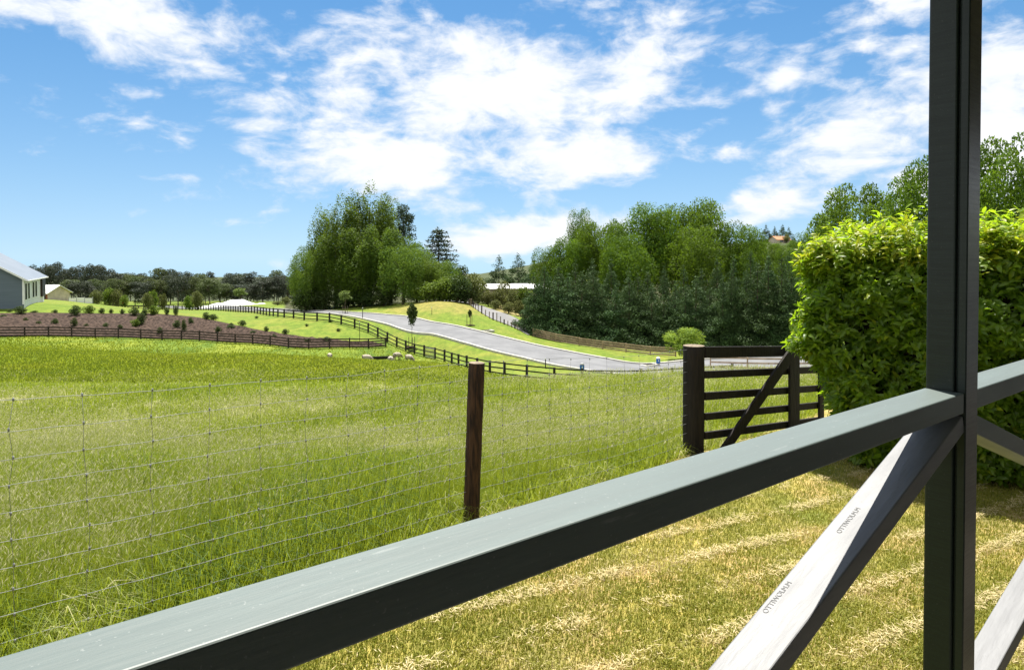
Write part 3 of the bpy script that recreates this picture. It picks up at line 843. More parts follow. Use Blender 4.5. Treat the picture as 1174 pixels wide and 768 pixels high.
def plant(key, name, px, Y, top, wpx, label, cat, group=None, base_aspect=1.0, sink=0.0):
    """a tree whose foot stands on the ground in column px; top row and width are read off the photograph"""
    b = gp(px, Y, -sink)
    H = at(px, top, Y).z - b.z
    W = wpx / F * Y
    o = empty(name, b, label, cat, group, random.uniform(0, 6.28))
    s = W / base_aspect
    o.scale = (s, s, H)
    tm, cm = PROTO[key]
    link('trunk', tm, o); link('crown', cm, o)
    return o
ASP = {'broad': .94, 'poplar': .50, 'belt': .66, 'fir': .56, 'cypress': .56, 'gum': .58, 'bush': .95, 'scrub': .95, 'lime': 1.0, 'young': .42, 'street': .55, 'lush': .95, 'oak': 1.02}
def P(key, name, px, Y, top, wpx, label, cat, group=None, sink=0.0):
    return plant(key, name, px, Y, top, wpx, label, cat, group, ASP[key.rstrip('0123456789')], sink)

# poplar grove left of centre
pop = [(352, 134, 282, 46), (372, 136, 246, 56), (398, 132, 232, 62), (424, 134, 222, 72), (448, 140, 236, 52), (412, 126, 262, 60), (385, 128, 270, 56), (438, 127, 262, 58)]
pop.sort()
for i, (px, Y, tp, wp) in enumerate(pop):
    P('poplar%d' % (i % 2), 'poplar_tree', px, Y, tp, wp, 'tall green poplar, %s from the left in the grove beyond the road' % ORD[i], 'tree', 'poplars in the grove beyond the road')
P('cypress', 'cypress_tree', 463, 138, 234, 40, 'dark ragged conifer poking out behind the right side of the poplars', 'tree')
P('fir', 'fir_tree', 503, 140, 261, 74, 'tall layered fir right of the poplar grove', 'tree')
lush = [(351, 128, 290, 44), (350, 138, 312, 34), (462, 121, 274, 56), (492, 124, 292, 52), (512, 128, 300, 40), (478, 130, 280, 50)]
lush.sort()
for i, (px, Y, tp, wp) in enumerate(lush):
    P('lush%d' % (i % 2), 'broadleaf_tree', px, Y, tp, wp, 'bright green rounded tree, %s from the left at the foot of the poplar grove' % ORD[i], 'tree', 'round trees at the foot of the poplars')
und = [(350, 127, 330, 30), (372, 126, 333, 32), (395, 125, 335, 30), (418, 124, 334, 30), (440, 123, 332, 30), (360, 129, 320, 30), (405, 127, 322, 34)]
und.sort()
for i, (px, Y, tp, wp) in enumerate(und):
    P('bush0', 'shrub', px, Y, tp, wp, 'dark undergrowth shrub, %s from the left under the poplars' % ORD[i], 'shrub', 'undergrowth below the poplars')
# hedge-like bushes between the grove and the driveway
bs = [(488, 118, 323, 32, 'bush1'), (507, 119, 318, 30, 'bush1'), (524, 120, 315, 34, 'bush0'), (541, 124, 313, 34, 'scrub0'), (533, 122, 320, 30, 'bush0'), (498, 121, 330, 26, 'bush0'), (515, 128, 306, 30, 'bush1'), (548, 132, 318, 24, 'scrub1'), (530, 140, 305, 22, 'bush0')]
bs.sort()
for i, (px, Y, tp, wp, kk) in enumerate(bs):
    P(kk, 'shrub', px, Y, tp, wp, 'green bush, %s from the left between the fir and the driveway' % ORD[i], 'shrub', 'bushes between the fir and the driveway')
bs = [(560, 123, 333, 18, 'scrub0'), (571, 122, 330, 20, 'scrub1'), (580, 125, 322, 22, 'scrub0'), (591, 120, 332, 22, 'scrub1'), (568, 118, 343, 12, 'scrub1'), (583, 114, 346, 14, 'scrub0'), (597, 113, 344, 16, 'scrub0'), (602, 120, 328, 24, 'bush1')]
bs.sort()
for i, (px, Y, tp, wp, kk) in enumerate(bs):
    P(kk, 'shrub', px, Y, tp, wp, 'olive scrub bush, %s from the left beyond the driveway' % ORD[i], 'shrub', 'scrub beyond the driveway')
# dark trees behind the white roof
for i, (px, Y, tp, wp) in enumerate([(572, 190, 292, 40), (594, 185, 290, 44), (612, 175, 296, 40)]):
    P('belt%d' % i, 'conifer_tree', px, Y, tp, wp, 'dark tree, %s from the left behind the long white roof' % ORD[i], 'tree', 'dark trees behind the long white roof')
# shelter belt
belt = []
for i in range(25):
    tt = i / 24
    px = 612 + tt * 322; Y = 101 - 12 * tt
    tp = np.interp(px, [600, 625, 660, 720, 760, 800, 850, 900, 940], [335, 310, 308, 322, 326, 320, 306, 300, 292]) + rt.uniform(-13, 13)
    belt.append((px + rt.uniform(-3, 3), Y + rt.uniform(-1, 1), tp, rt.uniform(40, 60)))
belt.sort()
for i, (px, Y, tp, wp) in enumerate(belt):
    P('belt%d' % (i % 3), 'conifer_tree', px, Y, tp, wp, 'dark green conifer, %s from the left in the front row of the shelter belt' % ORD[i], 'tree', 'front row of the shelter belt')
belt = []
for i in range(16):
    px = 622 + i * 20 + rt.uniform(-4, 4); belt.append((px, 108 - i * .6, np.interp(px, [600, 650, 720, 760, 800, 850, 900, 940], [318, 296, 304, 310, 302, 290, 286, 280]) + rt.uniform(-6, 6), 42))
belt.sort()
for i, (px, Y, tp, wp) in enumerate(belt):
    P('belt%d' % ((i + 1) % 3), 'conifer_tree', px, Y, tp, wp, 'dark green conifer, %s from the left in the back row of the shelter belt' % ORD[i], 'tree', 'back row of the shelter belt')
# broad trees rising behind the belt
br = [(632, 124, 284, 46), (652, 122, 268, 56), (680, 124, 256, 60), (706, 126, 248, 66), (738, 122, 236, 82), (775, 124, 230, 92), (815, 122, 232, 92), (846, 118, 250, 70), (720, 116, 272, 70), (790, 114, 264, 80), (668, 134, 244, 40)]
br.sort()
for i, (px, Y, tp, wp) in enumerate(br):
    P('broad%d' % (i % 3), 'broadleaf_tree', px, Y, tp, wp, 'leafy green tree, %s from the left rising behind the shelter belt' % ORD[i], 'tree', 'leafy trees behind the shelter belt')
br = [(862, 150, 276, 40), (882, 145, 280, 36), (903, 140, 279, 40), (922, 120, 268, 40), (872, 330, 276, 16), (890, 330, 279.5, 18), (909, 330, 276, 18)]
br.sort()
for i, (px, Y, tp, wp) in enumerate(br):
    P('broad%d' % (i % 3), 'broadleaf_tree', px, Y, tp, wp, 'mid green tree, %s from the left in the dip left of the tall hedge' % ORD[i], 'tree', 'trees in the dip left of the hedge')
# big oaks over the hedge
for i, (px, Y, tp, wp, lab) in enumerate([(985, 78, 206, 128, 'dark leafy oak showing over the left end of the hedge'), (1075, 66, 176, 130, 'leafy oak showing over the hedge behind the verandah post'), (1165, 60, 152, 150, 'large leafy oak over the hedge at the right edge of the photo')]):
    P('oak', 'oak_tree', px, Y, tp, wp, lab, 'tree')
P('lime', 'weeping_tree', 785, 82, 371.5, 46, 'round yellow-green weeping tree at the end of the brown rail fence', 'tree')
# trees and house on the far hill
for i, (px, tp, wp) in enumerate([(878, 257, 16), (888, 259, 12), (897, 257, 16), (904, 260, 14)]):
    P('belt%d' % (i % 3), 'conifer_tree', px, 425 + 3 * i, tp, wp, 'dark hilltop tree, %s from the left on the far hill' % ORD[i], 'tree', 'hilltop trees on the far hill')
P('scrub0', 'hill_tree', 901, 405, 268.5, 9, 'small pale tree beside the orange roof on the far hill', 'tree')

# far gum forest on the left
fo = []
rf = random.Random(4)
def sky_top(px): return np.interp(px, [-40, 20, 35, 60, 95, 120, 133, 150, 185, 200, 215, 240, 270, 290, 320, 350], [302, 303, 299, 297, 302, 304, 303, 311, 306, 310, 312, 311, 311, 310, 309, 312])
for px in np.arange(-30, 352, 8.2):
    fo.append((px + rf.uniform(-3, 3), 265 + rf.uniform(-8, 20), sky_top(px) + rf.uniform(-3, 7), rf.uniform(20, 30)))
fo.sort()
for i, (px, Y, tp, wp) in enumerate(fo):
    kk = 'gum0' if px < 135 else ('gum%d' % rf.choice([0, 2, 1]))
    P(kk, 'gum_tree', px, Y, tp, wp, 'dark gum tree, %s from the left along the back of the far wood' % ORD[i], 'tree', 'gum trees along the back of the far wood', sink=1.5)
fo = []
for px in np.arange(74, 352, 8.8):
    fo.append((px + rf.uniform(-3, 3), 232 + rf.uniform(-8, 8), np.interp(px, [70, 85, 105, 150, 190, 220, 260, 300, 350], [326, 316, 320, 318, 312, 318, 322, 318, 316]) + rf.uniform(-4, 6), rf.uniform(18, 28)))
fo.sort()
for i, (px, Y, tp, wp) in enumerate(fo):
    P(['gum1', 'gum1', 'gum2', 'gum0'][rf.randrange(4)] if px < 260 else ['gum0', 'gum2'][i % 2], 'gum_tree', px, Y, tp, wp, 'olive gum tree, %s from the left along the front of the far wood' % ORD[i], 'tree', 'gum trees along the front of the far wood', sink=1.0)

# small pale trees in front of the wood
yt = [(110, 170, 332, 14), (124, 172, 330, 15), (133, 172, 331, 14), (142, 170, 338, 10), (169, 165, 335, 12), (174, 170, 333, 13), (186, 172, 336, 9), (217, 168, 339, 12), (226, 166, 333, 14)]
for i, (px, Y, tp, wp) in enumerate(yt):
    P('bush1' if i % 2 else 'scrub1', 'young_tree', px, Y, tp, wp, 'small pale green tree, %s from the left in front of the far wood' % ORD[i], 'tree', 'small pale trees in front of the far wood')
for i, (px, Y, tp, wp) in enumerate([(318, 160, 345, 12), (327, 158, 340, 12), (366, 136, 343, 16), (340, 150, 346, 16), (352, 148, 346, 12)]):
    P('scrub%d' % (i % 2), 'shrub', px, Y, tp, wp, ['low pale bush left of the poplar grove', 'taller pale bush left of the poplar grove', 'pale bush at the foot of the leftmost poplars', 'low dull bush in the dry grass left of the poplars', 'low dull bush at the edge of the poplar shade'][i], 'shrub')

# street trees with stakes
def street(px, Y, top, wpx, key, label, stakes=3, sh=1.25):
    o = P(key, 'street_tree', px, Y, top, wpx, label, 'tree')
    o.rotation_euler = (0, 0, .3)
    sx_, sz_ = o.scale[0], o.scale[2]
    for k in range(stakes):
        a = .5 + k * 2 * math.pi / stakes
        x, y = .42 * math.cos(a) / sx_, .42 * math.sin(a) / sx_
        mb = MB(); mb.box(x - .035 / sx_, x + .035 / sx_, y - .035 / sx_, y + .035 / sx_, -.2 / sz_, sh / sz_)
        mb.build('stake', M['stake'], o)
    mb = MB(); n = 20
    ring = [(.75 / sx_ * math.cos(6.283 * k / n) * (1 + .1 * math.sin(k * 5)), .75 / sx_ * math.sin(6.283 * k / n), .03 / sz_) for k in range(n)]
    mb.add([(0, 0, .10 / sz_)] + ring, [(0, 1 + k, 1 + (k + 1) % n) for k in range(n)])
    mb.build('mulch_ring', mulch_m, o)
    return o
street(472, 86, 348, 15, 'street', 'dark green staked street tree on the verge between fence and road')
street(395.5, 112, 329, 15, 'young', 'pale staked street tree on the far verge below the poplars')
street(360, 130, 329, 15, 'young', 'pale staked street tree left of the poplar grove, by the black fence')
street(538.5, 96.5, 355, 6, 'street', 'thin staked sapling on the verge beside the driveway posts', 3, 1.5)
street(275, 172, 327, 16, 'young', 'lone pale round street tree beside the white covered pile', 0)

# shrubs planted on the mulch bank
sh = [(3, 88, 363, 8), (10, 92, 355, 7), (23, 90, 351, 13), (29, 86, 364, 6), (38, 92, 356, 9), (43, 85, 368, 7), (62, 93, 355, 7), (62, 86, 365, 8), (85, 92, 350, 13), (84, 86, 364, 8), (101, 95, 350, 13), (116, 96, 353, 7), (127, 97, 354, 5), (140, 97, 354, 6), (153, 96, 352, 12),
      (154, 90, 366, 10), (161, 91, 358, 11), (166, 97, 353, 8), (177, 98, 350, 12), (191, 98, 352, 6), (201, 98, 351, 6), (202, 90, 367, 9), (210, 88, 366, 6), (218, 92, 364, 6), (236, 95, 358, 9), (244, 95, 360, 10), (250, 88, 374, 8), (264, 90, 372, 10), (277, 92, 367, 10), (289, 88, 379, 8), (305, 89, 374, 6), (314, 86, 383, 6), (327, 88, 377, 9), (375, 85.5, 386, 12), (352, 85, 388, 8), (265, 92, 370, 5), (137, 88, 372, 6), (120, 88, 370, 7), (182, 87, 375, 7), (98, 87, 371, 6)]
sh.sort()
for i, (px, Y, tp, wp) in enumerate(sh):
    kk = 'bush1' if px in (101, 154, 177) else 'bush0'
    b = gp(px, Y)
    P(kk, 'shrub', px, Y, min(tp, HZ + (EYE - b.z - .35) * F / Y), wp, 'small planted shrub, %s from the left on the mulch bank' % ORD[i], 'shrub', 'shrubs planted on the mulch bank')
for i, (px, Y, wp, lab) in enumerate([(293.5, 106, 5, 'tiny sapling left of the middle of the small lawn above the bank'), (351.5, 95, 5, 'tiny sapling in the middle of the small lawn above the bank'), (379, 97, 6, 'tiny sapling near the black fence on the small lawn'), (388, 92, 6, 'tiny sapling at the dry right end of the small lawn')]):
    b = gp(px, Y); P('bush0', 'sapling', px, Y, HZ + (EYE - b.z - .4) * F / Y, wp, lab, 'plant')

# ------------------------------------------------------------------ plank fences
def plank_fence(name, pts, hgt, nrails, spacing, mats, label, post_w=.13, rail_h=.14, maxposts=99, dense=400, rail_th=.04, rows_=None):
    L = spline(world_xy(pts), dense)
    seg = np.linalg.norm(np.diff(L, axis=0), axis=1); cum = np.concatenate([[0], np.cumsum(seg)])
    n = min(maxposts, int(cum[-1] / spacing) + 1)
    S = np.linspace(0, cum[-1], n)
    Pq = np.stack([np.interp(S, cum, L[:, 0]), np.interp(S, cum, L[:, 1])], -1)
    Z = gz_arr(Pq[:, 0], Pq[:, 1])
    o = empty(name, (Pq[0, 0], Pq[0, 1], Z[0]), label, 'fence'); ol = o.location.copy()
    Tn = np.gradient(Pq, axis=0); Tn /= np.linalg.norm(Tn, axis=1)[:, None]
    for i in range(n):
        d = Vector((Tn[i, 0], Tn[i, 1], 0)); s_ = Vector((-d.y, d.x, 0))
        mb = MB(); b = Vector((Pq[i, 0], Pq[i, 1], Z[i])) - ol
        hh = hgt + random.uniform(-.03, .07)
        mb.frame(b - d * post_w / 2 - s_ * post_w / 2 - Vector((0, 0, .4)), d * post_w, s_ * post_w, Vector((random.uniform(-.02, .02), random.uniform(-.02, .02), hh + .4)))
        mb.build('post', mats[0], o)
    for k in range(nrails):
        mb = MB(); h = (rows_[k] if rows_ else hgt * (.93 - .78 * k / max(1, nrails - 1)))
        for i in range(n - 1):
            a = Vector((Pq[i, 0], Pq[i, 1], Z[i] + h)) - ol; b = Vector((Pq[i + 1, 0], Pq[i + 1, 1], Z[i + 1] + h)) - ol
            d = (b - a).normalized(); s_ = Vector((d.y, -d.x, 0)).normalized() * (post_w / 2 + rail_th / 2 + .002)
            if s_.y > 0: s_ = -s_
            mb.bar(a + s_ + Vector((0, 0, random.uniform(-.015, .015))), b + s_ + Vector((0, 0, random.uniform(-.015, .015))), rail_th, rail_h)
        mb.build('rail', mats[1], o)
    return o
plank_fence('plank_fence', F1, 1.18, 4, 2.4, (M['fence_black'], M['fence_brown']), 'dark brown plank fence along the bottom of the mulch bank', rail_h=.15)
plank_fence('plank_fence', F2, 1.22, 3, 2.55, (M['fence_black'], M['fence_black']), 'long black post-and-rail fence curving between the paddock and the road', post_w=.18, rail_h=.12, dense=700)
plank_fence('rail_fence', [(611.5, 387, 97), (645, 394, 95), (680, 399, 93), (720, 404, 90), (762, 408.7, 87), (775, 410, 86)], 1.12, 4, 3.0, (M['rail_brown'], M['rail_brown']), 'weathered brown rail fence below the shelter belt', rail_h=.17)
plank_fence('rail_fence', [(815, 0, 73), (845, 0, 72), (880, 0, 72), (940, 0, 72)], 1.25, 3, 2.95, (M['rail_brown'], M['rail_brown']), 'weathered timber rail fence seen through the wooden gate', rail_h=.16)

# little wire gate set into the black fence
a = gp(489, 80.2); b = gp(499, 78.6)
o = empty('metal_gate', a, 'small grey metal gate set in the long black fence', 'gate')
mb = MB(); e = b - a
off = Vector((-.1, -.25, 0))
for k in range(9): mb.tube([off + e * k / 8 + Vector((0, 0, .08)), off + e * k / 8 + Vector((0, 0, 1.15))], .022, 5)
mb.build('bars', M['gate_metal'], o)
mb = MB()
for h in (.1, 1.15): mb.tube([off + Vector((0, 0, h)), off + e + Vector((0, 0, h))], .035, 6)
mb.build('frame', M['gate_metal'], o)

# driveway posts
dp = spline(world_xy([(538, 0, 118), (545, 0, 113.5), (561, 0, 105.5), (578, 0, 101), (593, 0, 98)]), 17)
for i in range(17):
    x, y = dp[i]; hh = [1.0, 1.15, 1.3, .95][i % 4] if i < 12 else .7
    mb = MB(); w_ = .2 if i % 3 == 0 else .13
    mb.box(-w_ / 2, w_ / 2, -w_ / 2, w_ / 2, -.3, hh)
    mb.add([(-w_ / 2, -w_ / 2, hh), (w_ / 2, -w_ / 2, hh), (w_ / 2, w_ / 2, hh), (-w_ / 2, w_ / 2, hh), (0, 0, hh + .06)], [(0, 1, 4), (1, 2, 4), (2, 3, 4), (3, 0, 4)])
    q = mb.build('wooden_post', M['stake'] if i % 3 else M['fence_brown'], bevel=.01); q.location = (x, y, gz(x, y))
    tag(q, 'weathered timber post, %s from the top beside the driveway' % ORD[i], 'post', 'posts beside the driveway')

# ------------------------------------------------------------------ sheep
def sheep(px, Y, heading, label, head_down=True):
    o = empty('sheep', gp(px, Y), label, 'sheep', 'sheep grazing in the paddock', heading)
    me = bpy.data.meshes.new('body')
    hx, hz = (.72, .22) if head_down else (.74, .86)
    vs = [(-.42, 0, .58), (-.2, 0, .60), (.1, 0, .60), (.34, 0, .60), (.52, 0, .55 if head_down else .72), (hx - .06, 0, .36 if head_down else .84), (hx + .08, 0, hz - .06)]
    rs = [.16, .24, .25, .21, .12, .085, .055]
    es = [(i, i + 1) for i in range(6)]
    for sx_, att in ((-.36, 0), (.3, 3)):
        for sy in (-.13, .13):
            k = len(vs); bend = -.05 if att == 0 else .02
            vs += [(sx_, sy, .38), (sx_ + bend, sy, .2), (sx_, sy, 0.0)]; rs += [.075, .04, .035]; es += [(att, k), (k, k + 1), (k + 1, k + 2)]
    k = len(vs); vs += [(-.56, 0, .52)]; rs += [.05]; es += [(0, k)]
    for sy in (-.12, .12):
        k = len(vs); vs += [(hx - .08, sy, (.40 if head_down else .88))]; rs += [.028]; es += [(5, k)]
    me.from_pydata(vs, es, []); me.materials.append(M['wool'])
    b = link('body', me, o)
    md = b.modifiers.new('skin', 'SKIN')
    for i, r_ in enumerate(rs): me.skin_vertices[0].data[i].radius = (r_, r_)
    me.skin_vertices[0].data[1].use_root = True
    b.modifiers.new('sub', 'SUBSURF').levels = 2; b.modifiers['sub'].render_levels = 2
    # fleece
    mb = MB(); rng = np.random.default_rng(int(px))
    n = 14
    for i in range(9):
        tt = i / 8; x = -.55 + 1.0 * tt; r_ = .31 * math.sin(math.pi * (.1 + .8 * tt)) ** .5
        for j in range(n):
            a = 2 * math.pi * j / n; q = r_ * (1 + .06 * rng.normal())
            mb.v.append((x, math.cos(a) * q * .9, .62 + math.sin(a) * q * .92))
    for i in range(8):
        for j in range(n):
            mb.f.append((i * n + j, i * n + (j + 1) % n, (i + 1) * n + (j + 1) % n, (i + 1) * n + j)); mb.m.append(0)
    mb.f.append(tuple(range(n))[::-1]); mb.m.append(0); mb.f.append(tuple(range(8 * n, 9 * n))); mb.m.append(0)
    f_ = mb.build('fleece', M['wool'], o, True); f_.modifiers.new('sub', 'SUBSURF').render_levels = 1
    me.materials[0] = M['sheep_skin']
    return o
sheep(377.5, 70, 1.9, 'pale sheep grazing alone at the left below the plank fence')
sheep(420.5, 68, -.25, 'sheep standing side-on in the middle of the small flock')
sheep(447.5, 70.5, 2.1, 'sheep grazing just below the dark feed trough')
sheep(455, 80, .8, 'white sheep tight against the fence corner')
sheep(469, 78, -.6, 'grey-shaded sheep against the black fence right of the others')
o = empty('feed_trough', gp(438, 78), 'dark low feed trough near the fence corner beside the sheep', 'trough', None, .25)
mb = MB(); prof = [(-.28, .55), (-.2, .25), (.2, .25), (.28, .55), (.22, .55), (.15, .3), (-.15, .3), (-.22, .55)]
vs_ = [(x, y, z) for x in (-1.2, 1.2) for y, z in prof]
mb.add(vs_, [(i, (i + 1) % 8, 8 + (i + 1) % 8, 8 + i) for i in range(8)] + [(0, 1, 6, 7), (1, 2, 5, 6), (2, 3, 4, 5), (15, 14, 9, 8), (14, 13, 10, 9), (13, 12, 11, 10)])
mb.build('basin', M['fence_black'], o)
for sx_ in (-.9, .9):
    mb = MB(); mb.box(sx_ - .05, sx_ + .05, -.22, -.14, -.1, .25); mb.box(sx_ - .05, sx_ + .05, .14, .22, -.1, .25); mb.build('leg', M['fence_black'], o)

# ------------------------------------------------------------------ roadside furniture
def pedestal(px, Y, label, topmat, footmat):
    o = empty('roadside_pedestal', gp(px, Y, .02), label, 'pedestal')
    mb = MB().tube([(0, 0, -.2), (0, 0, .32)], [.15, .15], 14); mb.build('foot', M[footmat], o, True)
    mb = MB().tube([(0, 0, .28), (0, 0, .34), (0, 0, .74), (0, 0, .80)], [.19, .23, .23, .20], 16); mb.build('body', M['blue'], o, False)
    mb = MB().tube([(0, 0, .801), (0, 0, .86), (0, 0, .94), (0, 0, .99), (0, 0, 1.01)], [.21, .21, .17, .10, .03], 16); mb.build('cap', M[topmat], o, True)
    mb = MB().tube([(0, -.225, .60), (0, -.24, .60)], [.05, .05], 14); mb.add([(-.02, -.238, .50), (.02, -.238, .50), (.02, -.238, .70), (-.02, -.238, .70)], [(0, 1, 2, 3)])
    mb.build('emblem', M['white'], o)
    return o
pedestal(667.5, 66, 'small blue roadside pedestal with a grey cap on the paddock side of the road', 'grey', 'blue')
pedestal(755, 75, 'small blue roadside pedestal with a pale cap and dark foot near the weeping tree', 'white', 'greenplastic')
def bollard(px, Y, hgt, label, r_=.055):
    o = empty('marker_post', gp(px, Y), label, 'post')
    MB().tube([(0, 0, -.2), (0, 0, hgt - .12)], r_, 10).build('shaft', M['fence_black'], o, True)
    MB().tube([(0, 0, hgt - .12), (0, 0, hgt - .02), (0, 0, hgt)], [r_ + .008, r_ + .008, r_ * .5], 10).build('cap', M['white'], o, True)
bollard(625.5, 68.5, 1.0, 'black marker post with a white tip at the near kerb')
bollard(415.5, 101, 1.7, 'thin dark marker pole by the road at the bend of the black fence', .05)
bollard(495, 104, 1.1, 'thin marker stake on the grass slope of the knoll', .035)
bollard(412, 88, 2.6, 'tall thin dark pole at the right end of the plank fence', .035)
# concrete drain collar at the kerb
def drain(px, Y, label):
    o = empty('drain_sump', gp(px, Y, .1), label, 'drain', None, .6)
    mb = MB(); mb.box(-1.1, 1.1, -.5, .5, -.2, .12); mb.build('collar', M['kerb'], o, bevel=.03)
    mb = MB()
    for k in range(7): mb.box(-.7 + k * .2, -.6 + k * .2, -.35, .35, .122, .15)
    mb.build('grate', M['fence_black'], o)
drain(557, 92.3, 'pale concrete kerb drain on the far side of the road below the knoll')
drain(745, 74.5, 'pale concrete drain with dark grate beside the right blue pedestal')

# ------------------------------------------------------------------ houses
def house(px, Y, heading, L, Wd, eave, rise, wall, sidewall, roofm, label, zoff=0.0, over=.5, detail=True):
    """local x: along the ridge, y: across; origin at the middle of the near gable foot"""
    o = empty('house', gp(px, Y, zoff), label, 'house', None, heading)
    w2 = Wd / 2
    mb = MB()
    pr = [(-w2, -1), (w2, -1), (w2, eave), (0, eave + rise * .97), (-w2, eave)]
    vs_ = [(0, y, z) for y, z in pr] + [(L, y, z) for y, z in pr]
    mb.add(vs_, [(0, 4, 3, 2, 1), (5, 6, 7, 8, 9)], 0)
    mb.add(vs_, [(0, 5, 9, 4), (1, 2, 7, 6)], 1)
    mb.build('wall', [wall, sidewall], o)
    mb = MB(); sl = rise / w2
    for sg in (-1, 1):
        ye = sg * (w2 + over); ze = eave - over * sl
        vs_ = [(-over, 0, eave + rise), (L + over, 0, eave + rise), (L + over, ye, ze), (-over, ye, ze)]
        vs_ += [(x, y, z + .14) for x, y, z in vs_]
        mb.add(vs_, [(0, 1, 2, 3), (7, 6, 5, 4), (0, 3, 7, 4), (1, 5, 6, 2), (2, 6, 7, 3)])
    ro = mb.build('roof', roofm, o)
    if detail:
        for sg in (-1, 1):
            mb = MB(); mb.bar((-over - .03, sg * .05, eave + rise + .03), (-over - .03, sg * (w2 + over), eave - over * sl + .03), .05, .24); mb.build('bargeboard', M['white'], ro)
            mb = MB(); mb.bar((-over, sg * (w2 + over + .05), eave - over * sl + .04), (L + over, sg * (w2 + over + .05), eave - over * sl + .04), .1, .14); mb.build('gutter', M['white'], ro)
    return o
p_n = Vector((X_of(27, 95), 95, 0)); p_f = Vector((X_of(50, 112), 112, 0))
hd = math.atan2(p_f.y - p_n.y, p_f.x - p_n.x)
hx = Vector((math.cos(hd), math.sin(hd), 0)); hy = Vector((-hx.y, hx.x, 0))
Wd = 14
org = p_n + hy * (Wd / 2)                    # right wall (local y = -W/2) passes through p_n
gzh = at(27, 346.5, 95).z
h1 = empty('tmp', (0, 0, 0), '', '')
bpy.data.objects.remove(h1)
h1 = house(CX + org.x / org.y * F, org.y, hd, (p_f - p_n).length, Wd, 3.25, 4.3, M['housewall'], M['houseside'], M['roof'], 'blue-grey gabled house with a grey metal roof at the left edge of the photo')
h1.location.z = gzh
yw = -Wd / 2
for x0, x1 in ((.5, 2.2), (3.0, 4.6), (7.0, 8.8), (9.6, 11.4)):
    mb = MB(); mb.box(x0, x1, yw - .06, yw - .003, .15, 2.7); wn_ = mb.build('window', M['white'], h1)
    mb = MB(); mb.box(x0 + .15, (x0 + x1) / 2 - .05, yw - .075, yw - .062, .3, 2.55); mb.box((x0 + x1) / 2 + .05, x1 - .15, yw - .075, yw - .062, .3, 2.55); mb.build('pane', M['glass'], wn_)
mb = MB(); mb.box(15.2, 18.6, yw - .3, yw - .003, 0, 2.9); mb.build('door', M['door'], h1)
mb = MB(); mb.box(-.06, -.003, yw - .06, yw + .18, -.3, 3.2); mb.build('corner_board', M['white'], h1)
mb = MB(); mb.box(-.1, -.003, -1.0, -.4, -.2, 1.1); mb.build('meter_box', M['door'], h1)

h2 = house(51, 156, -.30, 4.2, 5.4, 1.5, 1.5, M['cream'], M['brick'], M['whiteroof'], 'small house with a pale roof, cream gable and orange brick wall beyond the grey house', detail=False)
h2.location.z = at(68, 343.5, 152).z
mb = MB(); mb.box(.6, 1.9, -2.76, -2.703, .3, 1.1); mb.build('window', M['glass'], h2)
mb = MB(); mb.box(3.0, 3.6, -2.76, -2.703, -.3, 1.3); mb.build('door', M['door'], h2)

# white retaining panels right of the brick house
o = empty('white_fence', gp(92, 150, 0), 'low white panel fence right of the small brick house', 'fence', None, .1)
for k in range(3):
    mb = MB(); mb.box(-2.4 + k * 1.65, -.9 + k * 1.65, -.05, .05, -.2, .95 + .12 * (k % 2)); mb.build('panel', M['white'], o)
mb = MB()
for k in range(4): mb.box(-2.5 + k * 1.65, -2.41 + k * 1.65, -.06, .06, -.2, 1.25)
mb.build('posts', M['grey'], o)
# red sign and white car-park slab
o = empty('red_sign', gp(142, 178), 'small red sign by the fence below the far wood', 'sign')
MB().tube([(0, 0, -.2), (0, 0, 1.2)], .05, 8).build('post', M['grey'], o, True)
mb = MB(); mb.box(-.5, .5, -.09, -.055, .8, 1.6); mb.build('panel', M['red'], o, bevel=.01)
strip('concrete_apron', [(148, 0, 165), (158, 0, 165), (168, 0, 166)], [(146, 0, 205), (157, 0, 205), (168, 0, 205)], 8, 4, plain('pale_concrete', (.6, .6, .58), (.5, .5, .48), .3, .8), .12, 'pale concrete apron below the far wood')

# white covered pile
o_ = gp(271, 185)
xs = np.linspace(-10, 10, 61); ys = np.linspace(-4, 4, 21)
XX, YY = np.meshgrid(xs, ys)
ridge = .8 * np.interp(XX, [-10, -7.5, -5.5, -3.8, -1.5, 1.5, 3.6, 5, 6.5, 8.2, 10], [-.2, .25, .9, 1.0, 2.0, 2.15, 1.1, .45, 1.0, .6, -.2])
ZZ = ridge * np.clip(1.05 - (np.abs(YY) / 4) ** 1.6, -.2, 1) + .12 * (fbm(XX * .8, YY * .8, 41) - .5)
ZZ[0, :] = ZZ[-1, :] = -.6; ZZ[:, 0] = ZZ[:, -1] = -.6
idx = np.arange(XX.size).reshape(XX.shape)
q_ = np.stack([idx[:-1, :-1], idx[:-1, 1:], idx[1:, 1:], idx[1:, :-1]], -1).reshape(-1, 4)
o = link('covered_pile', np_mesh('covered_pile', np.stack([XX.ravel(), YY.ravel(), ZZ.ravel()], -1), q_, M['tarp'], None, True)); o.location = o_
tag(o, 'bright white covered heap beyond the black fence below the far wood', 'heap')

